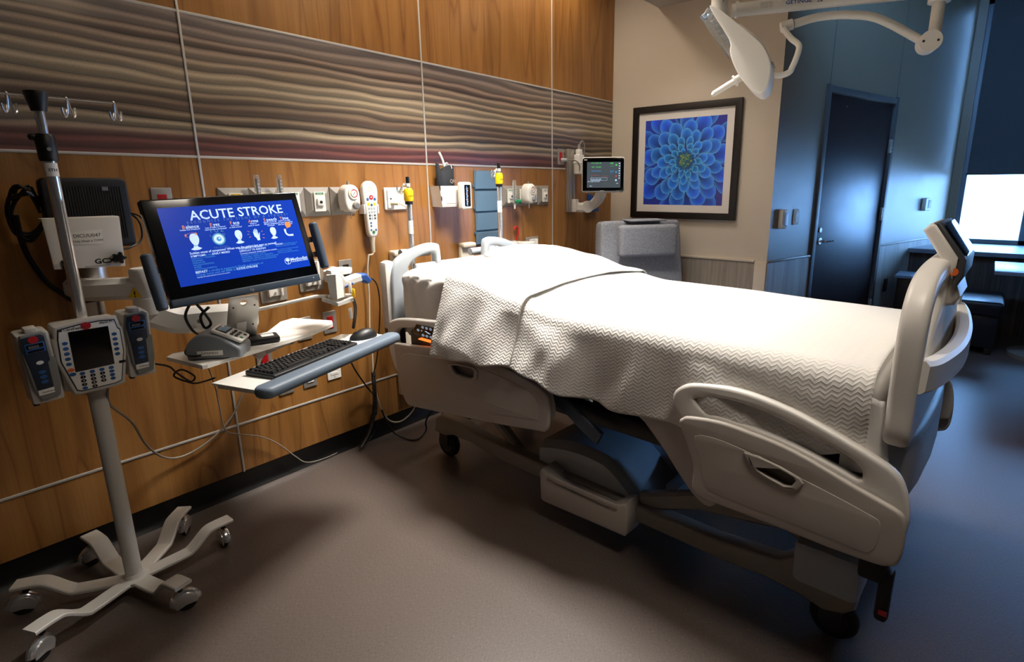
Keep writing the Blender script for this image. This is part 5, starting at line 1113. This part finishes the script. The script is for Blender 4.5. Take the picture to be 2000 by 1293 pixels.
# bed IV poles standing in the headboard sockets
def bedpole(label,u,ztop,):
    o_=TB@Vector((u,-.27,0)); t=thing('bed_iv_pole',label,'iv pole',tr(o_.x,o_.y,1.06),'folding IV poles at the bed head')
    h=ztop-1.06
    B().cyl((0,0,-.08),(0,0,h-.14),.0145,n=18).done('outer_tube','chrome',t)
    B().cyl((0,0,h-.15),(0,0,h-.03),.0095,n=16).done('inner_tube','chrome',t)
    B().lathe([(0,h-.145),(.020,h-.145),(.021,h-.135),(.021,h-.125),(0,h-.125)],18).done('collar','black',t)
    b=B(); b.lathe([(0,h-.128),(.022,h-.128),(.025,h-.12),(.025,h-.075),(.018,h-.062),(0,h-.060)],20); ck=b.done('yellow_knob','yellow',t)
    B().text('<-0->',.014,(-.020,h-.105,.0),T=fr((0,-.0255,0),(1,0,0),(0,0,1)),bold=.03).done('arrow_marks','black',ck,smooth=False)
    B().lathe([(0,h-.04),(.010,h-.04),(.010,h-.004),(0,h)],14).done('tip','black',t); B().lathe([(0,h-.052),(.012,h-.052),(.012,h-.036),(0,h-.036)],14).done('hook_collar','white',t)
    B().tube(spl([(0,0,h-.045),(-.03,-.01,h-.038),(-.048,-.015,h-.060),(-.060,-.02,h-.085),(-.078,-.02,h-.085),(-.086,-.02,h-.065),(-.082,-.02,h-.045)],5),.004,8).done('bag_hook','chrome',t)
    B().tube(spl([(0,0,h-.045),(-.02,.02,h-.050),(-.032,.03,h-.080),(-.02,.035,h-.09),(-.01,.03,h-.075)],5),.004,8).done('bag_hook','chrome',t)
    B().lathe([(.0148,h-.30),(.0151,h-.30),(.0151,h-.23),(.0148,h-.23)],18).done('label_sleeve','paper',t)
    B().text('IV 20 KG',.008,(-.012,h-.26,0),T=fr((0,-.0153,0),(1,0,0),(0,0,1))).text('44 LB',.008,(-.010,h-.28,0),T=fr((0,-.0153,0),(1,0,0),(0,0,1))).done('lettering','ink',t,smooth=False)
bedpole('chrome IV pole with yellow knob in front of the nurse-call station',-.277,1.500)
bedpole('chrome IV pole with yellow knob in front of the blue file holder',.396,1.588)
# blood pressure basket and wall unit
t=thing('cuff_basket','white wall basket holding a navy blood pressure cuff','basket',wall_T(2.37,1.385,.011)@Matrix.Diagonal((1.08,1,.62,1)))
b=B(); b.wedge([(-.085,-.055),(.085,-.055),(.10,.065),(-.10,.065)],.0,.012); b.wedge([(-.085,-.055),(.085,-.055),(.10,.065),(-.10,.065)],.14,.15)
b.box((0,-.055,.075),(.17,.008,.15)); b.add([(-.085,-.055,0),(-.10,.065,0),(-.10,.065,.15),(-.085,-.055,.15),(-.078,-.055,0),(-.092,.065,0),(-.092,.065,.15),(-.078,-.055,.15)],[(0,1,2,3),(4,7,6,5),(0,3,7,4),(1,5,6,2),(3,2,6,7),(0,4,5,1)]); b.add([(.085,-.055,0),(.10,.065,0),(.10,.065,.15),(.085,-.055,.15),(.078,-.055,0),(.092,.065,0),(.092,.065,.15),(.078,-.055,.15)],[(3,2,1,0),(5,6,7,4),(4,7,3,0),(2,6,5,1),(7,6,2,3),(1,5,4,0)])
b.done('bin','white',t,smooth=False); B().slab(rrect(-.055,-.04,.055,.045,.006),[],.004,.0018,tr(0,0,.152)).done('raised_front','bedlight',t)
c=thing('blood_pressure_cuff','navy fabric blood pressure cuff rolled up in the white basket','cuff',wall_T(2.355,1.44,.058)@Matrix.Diagonal((1,1,.7,1)))
vs=[];n=44
for i in range(n+1):
    a=2*PI*1.55*i/n; r_=.040+.014*i/n
    top=.115+.018*math.sin(a*1.3)+(.035 if i>n-4 else 0)
    for z in (-.06,.0,top): vs.append((r_*math.cos(a)*1.25,z,r_*math.sin(a)))
fs=[(i*3+j,i*3+j+1,(i+1)*3+j+1,(i+1)*3+j) for i in range(n) for j in range(2)]
o=B().add(vs,fs).done('cuff_wrap','navy',c); sd=o.modifiers.new('t','SOLIDIFY'); sd.thickness=.004
B().text('QM',.030,(0,.028,.0),'CENTER',T=tr(.022,0,.056),bold=.02).done('lettering','plate',c,smooth=False)
B().tube(spl([(-.012,.105,.02),(-.03,.16,.02),(-.055,.205,.02)],4),.008,10).done('tube_end','bedlight',c)
B().tube([(.018*math.cos(R(a)),.115+.03*math.sin(R(a)),.02) for a in range(0,361,15)],.004,8,cap=False).tube([(.012*math.cos(R(a))+.02,.105+.025*math.sin(R(a)),.035) for a in range(0,361,15)],.004,8,cap=False).done('coiled_hose','bedlight',c)
t=thing('vitals_module','white framed pressure gauge module swung out beside the basket','monitor',wall_T(2.415,1.39,.06)@Matrix.Rotation(R(4),4,'Y'))
B().slab(rrect(-.042,-.082,.042,.082,.014),[],.045,.010,tr(0,0,.09)).done('case','white',t)
B().slab(rrect(-.026,-.062,.026,.066,.005),[],.003,.001,tr(0,0,.113)).done('dark_window','pglass',t)
b=B()
for k in range(9): b.box((-.006+.004*math.sin(k*2),-.045+k*.011,.1152),(.008+.004*(k%3),.0035,.0005))
b.done('scale_marks','scror',t,smooth=False,kind='stuff')
B().box((0,-.02,.03),(.03,.03,.09),.006).done('swing_arm','bedlight',t)
plate('wall_station','white wall station with a green emblem behind the swung-out module','wall station',2.563,1.385,.075,.125,'paper','none')
o=bpy.data.objects['wall_station']; B().lathe([(0,0),(.010,0),(.010,.001),(0,.001)],18,tr(.0,.03,.007)).done('emblem','green',o); B().cyl((.01,-.02,.006),(.01,-.02,.008),.005).done('jack','black',o)
# blue wall file with four pockets
t=thing('file_holder','grey-blue wall file holder with stacked pockets between the basket and the far gas plates','file holder',wall_T(2.742,1.306,.011))
B().box((0,0,.004),(.218,.482,.008),.002).done('back','filedk',t)
for k,(y0,y1) in enumerate(((.125,.238),(-.02,.110),(-.145,-.035),(-.238,-.160))):
    b=B(); b.add([(-.107,y0,.008),(.107,y0,.008),(.107,y1,.008),(-.107,y1,.008),(-.107,y0,.018),(.107,y0,.018),(.107,y1,.032),(-.107,y1,.032)],[(0,3,2,1),(4,5,6,7),(0,1,5,4),(1,2,6,5),(2,3,7,6),(3,0,4,7)]); b.done('pocket','filebl',t,smooth=False)
for y in (.145,-.0,-.16): B().cyl((-.112,y,.006),(-.112,y,.014),.012,n=14).done('side_tab','filedk',t)
# cream bumper boards behind the bed
for x,lab in ((1.992,'tall cream bumper board on the headwall behind the near headboard corner'),(2.528,'tall cream bumper board on the headwall behind the middle of the headboard')):
    t=thing('bumper_board',lab,'wall bumper',wall_T(x,.65,.011))
    B().slab(rrect(-.056,-.435,.056,.435,.008),[],.035,.008,tr(0,0,.018)).done('board','cream',t); B().box((0,.425,.03),(.114,.03,.06),.010).done('top_cap','cream',t)
# vitals monitor on its track
t=thing('wall_track','aluminium wall track holding the vitals monitor arm by the corner','wall track',wall_T(3.688,1.483,.012))
B().box((0,0,.012),(.095,.485,.024),.003).done('channel','alu',t)
for x in (-.030,.030): B().box((x,0,.030),(.016,.485,.014),.002).done('track_lip','alu',t)
for y in (.22,0,-.15): B().cyl((-.030,y,.036),(-.030,y,.039),.005,n=10).done('screw','steel',t)
t=thing('power_adapter','white power adapter strapped to the vitals monitor track','adapter',wall_T(3.735,1.62,.05))
B().box((0,-.01,.03),(.075,.15,.05),.008).done('brick','white',t); B().box((0,.08,.03),(.045,.05,.04),.006).done('plug_head','white',t); B().box((0,.0,.03),(.082,.012,.058),.003).done('strap','bedlight',t)
B().cyl((0,.10,.03),(0,.14,.03),.012).done('cord_boot','plate',t)
t=thing('plug','translucent mauve hospital plug in the red outlet beside the track','plug',wall_T(3.585,1.640,.02)); B().cyl((0,0,0),(.012,0,.045),.016,.013).done('plug_body','bedblue',t)
cable('grey cord curving from the mauve plug across the track',[(3.60,-.07,1.640),(3.66,-.10,1.635),(3.70,-.11,1.60),(3.71,-.10,1.55),(3.715,-.09,1.52)],.005,'cordg')
cable('grey cord looping over the top of the white power adapter',[(3.735,-.085,1.75),(3.745,-.09,1.78),(3.775,-.09,1.785),(3.795,-.09,1.75),(3.80,-.08,1.66),(3.81,-.08,1.58)],.005,'cordg')
cable('white coiled lead under the power adapter',[(3.75,-.10,1.55),(3.76,-.10,1.50),(3.80,-.10,1.49),(3.80,-.10,1.53),(3.77,-.11,1.55),(3.79,-.12,1.51),(3.83,-.14,1.50)],.005,'paper')
C2=Vector((3.70,-.33,1.525)); dirc=(CAM-C2); dirc.z=0; dirc.normalize()
Tv=fr(C2,Vector((0,0,1)).cross(dirc),(0,0,1))
t=thing('vitals_monitor','square patient monitor with grey screen on a white arm in the corner','monitor',Tv)
vw,vh=.325,.265
B().slab(rrect(-vw/2,-vh/2,vw/2,vh/2,.022),[],.05,.010,tr(0,0,-.02)).done('shell','white',t)
B().slab(rrect(-vw/2+.006,-vh/2+.004,vw/2-.006,vh/2-.006,.018),[],.006,.002,tr(0,0,.005)).done('bezel','pglass',t)
vs_=B().box((.005,.0,.0087),(.255,.190,.001)).done('screen','scrgrey',t,smooth=False)
zz=.0096
def vt(body,x,y,s,mt,al='LEFT'): return B().text(body,s,(x,y,zz),al,bold=.02).done('vitals_text',mt,vs_,smooth=False)
vt('ECG  5-LEAD  BIS',-.09,.083,.010,'scrgreen'); vt('NIBP   STANDBY',-.088,.054,.010,'scrgreen'); vt('SpO2 NO SENSOR',-.088,.026,.009,'scrcy')
vt('HR\n- - -',.052,.078,.018,'scrgreen'); vt('SpO2\n- - -',.052,.022,.013,'scrcy'); vt('Connect patient cable\nto start monitoring',-.092,-.034,.009,'scrtext'); vt('Adult  Standby  Alarm limits',-.118,-.052,.008,'scrtext'); vt('12:47',.098,-.066,.008,'scrtext'); vt('Menu',-.10,-.085,.008,'scrtext')
B().box((-.055,-.003,zz),(.045,.0014,.0004)).box((-.085,-.010,zz),(.0014,.022,.0004)).box((.045,-.01,zz),(.05,.0014,.0004),T=tr(-.03,0,0)).done('trace','scrred',vs_,smooth=False,kind='stuff')
b=B()
for y in (-.020,-.040): b.box((-.032,y-.001,zz),(.125,.001,.0004))
for x in (-.094,.030): b.box((x,-.031,zz),(.001,.02,.0004))
b.done('message_box','scrtext',vs_,smooth=False,kind='stuff')
for y,mm in ((.072,'scrgreen'),(.020,'scrcy'),(-.010,'scrred'),(-.040,'scrtext')): B().slab(rrect(.092,y-.006,.104,y+.006,.003),[],.0006,.0002,tr(0,0,zz)).done('icon',mm,vs_)
for k in range(7): B().slab(ell(.0045,.0045,.122,.083-k*.018,12),[],.0006,.0002,tr(0,0,zz)).done('icon','scrtext',vs_)
B().text('iLink',.012,(-.145,.108,.0085),bold=.03).text('Intellivue',.009,(-.022,-.120,.0085)).done('lettering','paper',t,smooth=False)
t=thing('monitor_arm','white jointed arm carrying the vitals monitor from the corner track','monitor arm',tr(3.72,-.10,1.29))
B().box((0,.05,.0),(.05,.05,.10),.004).done('mount_block','white',t)
B().ribbon(spl([(0,.03,-.01),(.03,0,-.015),(.08,-.06,.0),(.10,-.12,.06),(.07,-.16,.12),(.02,-.18,.17)],5),.075,.075,(0,0,1)).done('curved_arm','white',t)
B().lathe([(0,-.03),(.045,-.03),(.048,0),(.045,.03),(0,.03)],24,fr((.05,-.04,-.01),(0,0,1),(.7,-.7,0))).done('elbow_disc','bedlight',t)
t=thing('sensor_holder','small dark blue sensor block on the wall below the vitals monitor','holder',wall_T(4.05,1.30,.011))
B().box((0,.03,.015),(.05,.06,.03),.004).box((-.06,-.055,.02),(.18,.03,.04),.004).box((-.07,.02,.008),(.06,.11,.012),.002).done('block','blue',t)
# ================================================================== RECLINER
TR=tr(3.86,-.62,0)@Matrix.Rotation(R(-36),4,'Z')      # front = local -y, turned a little to the bed
t=thing('recliner','grey tweed high-back recliner with a bolster headrest in front of the picture wall','chair',TR)
Tb=tr(0,0,0)@Matrix.Rotation(R(-9),4,'X')
B().slab([(p[0],p[1]) for p in spl([(-.345,.30),(-.345,.9),(-.335,1.13),(-.32,1.17),(-.28,1.18),(0,1.18),(.28,1.18),(.32,1.17),(.335,1.13),(.345,.9),(.345,.30),(0,.29)],3,True)],[],.15,.025,fr((0,.02,0),(1,0,0),(0,.10,1))).done('backrest','tweed',t)
b=B(); b.box((0,-.045,1.035),(.48,.085,.24),.03,seg=4); b.done('headrest_bolster','tweed',t)
B().box((0,.035,1.185),(.30,.19,.012),.005).done('headrest_strap','tweed',t)
B().box((0,-.40,.42),(.56,.62,.18),.03,seg=3).done('seat','tweed',t)
for s_ in (-1,1): B().box((s_*.325,-.36,.42),(.10,.72,.50),.03,seg=3).done('armrest','tweed',t); B().box((s_*.325,-.36,.085),(.07,.66,.17),.01).done('side_base','espresso',t)
# ================================================================== SURGICAL LAMP BOOM
def wt(o): return Matrix.Translation(o)
bo=thing('lamp_boom','white ceiling-mounted boom arm with drop tube over the bed','boom arm',tr(2.62,-1.62,CL))
z0=CL; L0=lambda x,y,z:(x-2.62,y+1.62,z-z0)
B().cyl(L0(2.62,-1.62,2.165),L0(2.62,-1.62,z0-.0),.036,n=28).done('pivot_column','white',bo)
B().cyl(L0(2.62,-1.62,z0-.06),L0(2.62,-1.62,z0-.002),.12,n=32).done('ceiling_canopy','white',bo)
e0=Vector((2.645,-1.665,2.203)); e1=Vector((3.06,-2.42,2.243))
B().cyl(L0(*e0),L0(*e1),.0285,n=24).done('main_arm','white',bo); d_=(e1-e0).normalized()
p_=e0+d_*.018; B().cyl(L0(*(p_)),L0(*(p_+d_*.012)),.034,n=24).done('arm_collar','white',bo)
B().cyl(L0(2.62,-1.62+.0,2.163),L0(2.62,-1.62,2.170),.030,n=20).done('column_cap','bedlight',bo)
for zc in (2.235,): B().cyl(L0(2.62-.026,-1.62-.026,zc),L0(2.62-.029,-1.62-.029,zc),.004,n=10).done('screw','steel',bo)
Tt=fr(L0(*(e0+d_*.17)),d_,(0,0,1)); Tt=Tt@tr(0,0,.0295) if (Tt.to_3x3()@Vector((0,0,1))).dot(CAM-e0)>0 else Tt@Matrix.Rotation(PI,4,'Y')@tr(0,0,.0295)
B().slab(rrect(-.055,-.016,.035,.014,.001),[],.0008,.0002,Tt@Matrix.Rotation(0,4,'Z')).done('rating_label','paper',bo)
lb=B(); 
for k in range(4): lb.text('electrical rating 24 V  SN 0417',.0040,(-.050,.008-.006*k,.0008),T=Tt)
lb.done('label_print','ink',bo,smooth=False,kind='stuff')
B().text('GETINGE',.021,(.052,-.006,.0006),T=Tt,bold=.02,sx=1.25).done('lettering','blue',bo,smooth=False)
b=B()
for k in range(5): b.box((.010*math.cos(R(90+72*k)),.010*math.sin(R(90+72*k)),0),(.009,.004,.0006),T=Tt@tr(.192,.002,.0008)@tr(.0,0,0)@Matrix.Identity(4))
b.done('star_mark','blue',bo,smooth=False)
# outer drop, spring arm, yoke and head
do=Vector((3.05,-2.405,2.20)); sp0=Vector((3.03,-2.40,2.045))
oa=thing('lamp_spring_arm','white curved spring arm with a cylindrical joint hanging from the boom end','boom arm',tr(*e1)); L1=lambda p:tuple(Vector(p)-e1)
B().cyl(L1((3.05,-2.405,2.19)),L1((3.05,-2.405,2.31)),.042,n=24).done('swivel_collar','white',oa)
B().cyl(L1((3.05,-2.405,2.02)),L1((3.05,-2.405,2.20)),.0245,n=24).done('drop_tube','white',oa)
jd=(CAM-sp0); jd.z*=.3; jd.normalize(); jd=(jd+Vector((.15,-.1,0))).normalized()
j0=Vector((3.035,-2.39,2.035))
B().cyl(L1(j0+jd*.055),L1(j0-jd*.07),.042,n=28).done('joint_barrel','white',oa)
sd_=jd.cross(Vector((0,0,1))).normalized()
for s_ in (-1,1): B().cyl(L1(j0+jd*.0552+sd_*s_*.026),L1(j0+jd*.0568+sd_*s_*.026),.005,n=12).done('screw_hole','black',oa)
def RayX(px,py,x): return XP(px,py,x)
sp=[j0-jd*.045,RayX(1720,38,2.95),RayX(1660,29,2.89),RayX(1600,33,2.83),RayX(1550,47,2.775)]
B().tube([L1(p) for p in spl(sp,8)],.0175,16).done('spring_tube','white',oa)
ee=RayX(1525,54,2.75)
B().tube([L1(RayX(1548,47,2.772)),L1(ee)],.0225,18).done('end_sleeve','white',oa)
hdL=thing('surgical_lamp','white surgical lamp head with clear lens rim and a slim sterile handle, switched off','lamp',tr(*ee)); L2=lambda p:tuple(Vector(p)-ee)
yk=[RayX(1530,56,2.74),RayX(1545,75,2.73),RayX(1560,88,2.72),RayX(1558,105,2.71),RayX(1548,130,2.70),RayX(1540,142,2.68),RayX(1518,148,2.66),RayX(1498,142,2.63),RayX(1482,122,2.61)]
B().tube([L2(p) for p in spl(yk,6)],.0125,14).done('yoke','white',hdL)
# head: disc seen almost edge-on; n = light direction
A_=RayX(1392,32,2.52); Bp=RayX(1478,160,2.56); cen=(A_+Bp)/2; ax=(A_-Bp).normalized()
view=(cen-CAM).normalized(); nrm=ax.cross(view).normalized()
if nrm.z>0: nrm=-nrm
nrm=(nrm-view*.0).normalized(); yy=nrm.cross(ax).normalized()
TL=Matrix(((ax.x,yy.x,nrm.x,cen.x-ee.x),(ax.y,yy.y,nrm.y,cen.y-ee.y),(ax.z,yy.z,nrm.z,cen.z-ee.z),(0,0,0,1)))
hl=(A_-Bp).length/2
K_=1/394; TLs=Matrix(((-ax.x,-nrm.x,0,A_.x-ee.x),(-ax.y,-nrm.y,0,A_.y-ee.y),(-ax.z,-nrm.z,0,A_.z-ee.z),(0,0,0,1)))
zc_=(-ax).cross(-nrm); TLs.col[2]=(zc_.x,zc_.y,zc_.z,0)
pf=lambda pts:[(p[0],p[1]) for p in spl([(a*K_,b*K_) for a,b in pts],3,True)]
B().slab(pf([(0,3),(2,11),(48,24),(84,33),(106,36),(131,32),(150,20),(163,4),(158,-10),(128,-16),(98,-14),(76,-8),(60,1)]),[],.19,.007,TLs).done('housing','white',hdL)
B().slab([(a*K_,b*K_) for a,b in [(50,27),(84,36.5),(106,39.5),(132,35.5),(130,33),(106,37),(84,34),(50,25)]],[],.15,.002,TLs).done('back_seam','bedgrey',hdL)
B().slab(pf([(-2,4),(-3,-8),(2,-14),(66,-13),(80,-9),(70,-2),(56,3)]),[],.17,.006,TLs).done('clear_lens','clear',hdL)
for k in range(6):
    for yv in (-.055,0,.055): B().lathe([(0,0),(.006,0),(.012,.016),(0,.018)],10,TLs@tr((6+k*10)*K_,-1*K_,yv)@Matrix.Rotation(R(90),4,'X')).done('reflector','led',hdL)
B().slab([(a*K_,b*K_) for a,b in [(-3,-14),(66,-14),(68,-16),(-3,-16)]],[],.17,.001,TLs).done('front_cover','clear',hdL)
hs=RayX(1455,146,2.53); he=RayX(1390,186,2.47)
hdir=(he-hs).normalized()
B().tube([L2(hs),L2(hs+hdir*.05)],.017,16).done('handle_base','bedlight',hdL); B().cyl(L2(hs+hdir*.042),L2(hs+hdir*.05),.024,n=18).done('handle_flange','white',hdL)
B().tube([L2(hs+hdir*.045),L2(hs+hdir*((he-hs).length-.01)),L2(he)],[.0135,.0125,.006],14).done('sterile_handle','white',hdL)
B().cyl(L2(RayX(1478,135,2.50)),L2(RayX(1478,135,2.495)),.006,n=12).done('button','blue',hdL)
# ================================================================== DOOR WALL FITTINGS
def dwT(s,z,off=0): return TD@tr(s,z,off)
t=thing('soap_dispenser','small white dispenser with a clear window on the grey wall left of the door','dispenser',dwT(.135,1.19)); B().box((0,0,.02),(.075,.145,.04),.012).done('case','white',t); B().slab(rrect(-.02,-.05,.03,.05,.006),[],.006,.002,tr(.004,0,.041)).done('window','bedblue',t); B().box((-.03,-.05,.042),(.012,.02,.006),.002).done('tab','matb',t)
t=thing('light_switch','white light switch plate between the dispenser and the door','switch',dwT(.345,1.198)); B().slab(rrect(-.037,-.06,.037,.06,.004),[],.007,.002,tr(0,0,.004)).done('cover_plate','paper',t)
B().slab(rrect(-.017,-.034,.017,.034,.003),[],.005,.001,tr(0,0,.008)).done('rocker','white',t)
for y in (.02,.0,-.02): B().cyl((0,y,.0105),(0,y,.0115),.003,n=10).done('indicator','ink',t)
t=thing('thermostat','white thermostat with a rounded left end on the blue-lit wall right of the door','thermostat',dwT(2.86,1.235)); B().slab(rrect(-.11,-.065,.03,.065,.02),[],.04,.008,tr(0,0,.02)).done('case','bedlight',t); B().slab(rrect(-.05,-.04,.02,.05,.004),[],.004,.001,tr(0,0,.041)).done('face','paper',t); B().text('Temp\nMode\nFan\nSet',.016,(-.045,.03,.0435)).done('lettering','ink',t,smooth=False); B().slab(rrect(.06,-.06,.13,.06,.004),[],.008,.002,tr(0,0,.004)).done('side_plate','paper',t); B().slab(rrect(.078,-.035,.112,.035,.003),[],.004,.001,tr(0,0,.009)).done('side_window','ink',t)
t=thing('outlet','black outlet plate low on the wainscot right of the door','outlet',dwT(2.12,.46)); B().slab(rrect(-.038,-.065,.038,.065,.004),[],.010,.002,tr(0,0,.009)).done('cover_plate','black',t); B().slab(rrect(-.018,-.04,.018,.04,.003),[],.004,.001,tr(0,0,.015)).done('receptacle','darkgrey',t)
# ================================================================== WINDOW SEAT FURNITURE
t=thing('ottoman','black upholstered ottoman on the floor in front of the window ledge','ottoman',tr(6.25,-2.66,0))
B().box((0,0,.40),(.66,.48,.13),.03,seg=3).done('seat_cushion','leather',t); B().box((0,0,.20),(.62,.44,.28),.012).done('base','leather',t)
for x in (-.27,.27):
    for y in (-.18,.18): B().box((x,y,.03),(.05,.05,.06),.004).done('leg','espresso',t)
t=thing('side_table','small dark side table with a pale blue top by the door wall','table',tr(6.35,-2.18,0))
B().box((0,0,.585),(.34,.24,.025),.004).done('table_top','table',t); B().box((0,0,.30),(.28,.20,.55),.006).done('cabinet','espresso',t); B().box((0,0,.012),(.30,.22,.024),.003).done('plinth','espresso',t)
t=thing('pedestal_table','table with a thin blue-grey top beside the window ledge at the right edge','table',tr(6.15,-3.25,0))
B().box((0,0,.735),(.75,.92,.03),.004).done('table_top','table',t); B().cyl((0,0,.03),(0,0,.72),.04,n=18).done('pedestal','steel',t); B().cyl((0,0,0),(0,0,.03),.28,n=28).done('foot_disc','steel',t)
# grey bin whose corner shows at the left edge
t=thing('waste_bin','dark grey bin corner at the lower left edge beside the wheeled stand','bin',tr(-.155,-.46,0))
B().slab(rrect(-.16,-.14,.16,.14,.03),[],.36,.008,tr(0,0,.20)).done('bin_body','darkgrey',t); B().slab(rrect(-.165,-.145,.165,.145,.03),[],.03,.008,tr(0,0,.39)).done('lid','darkgrey',t)
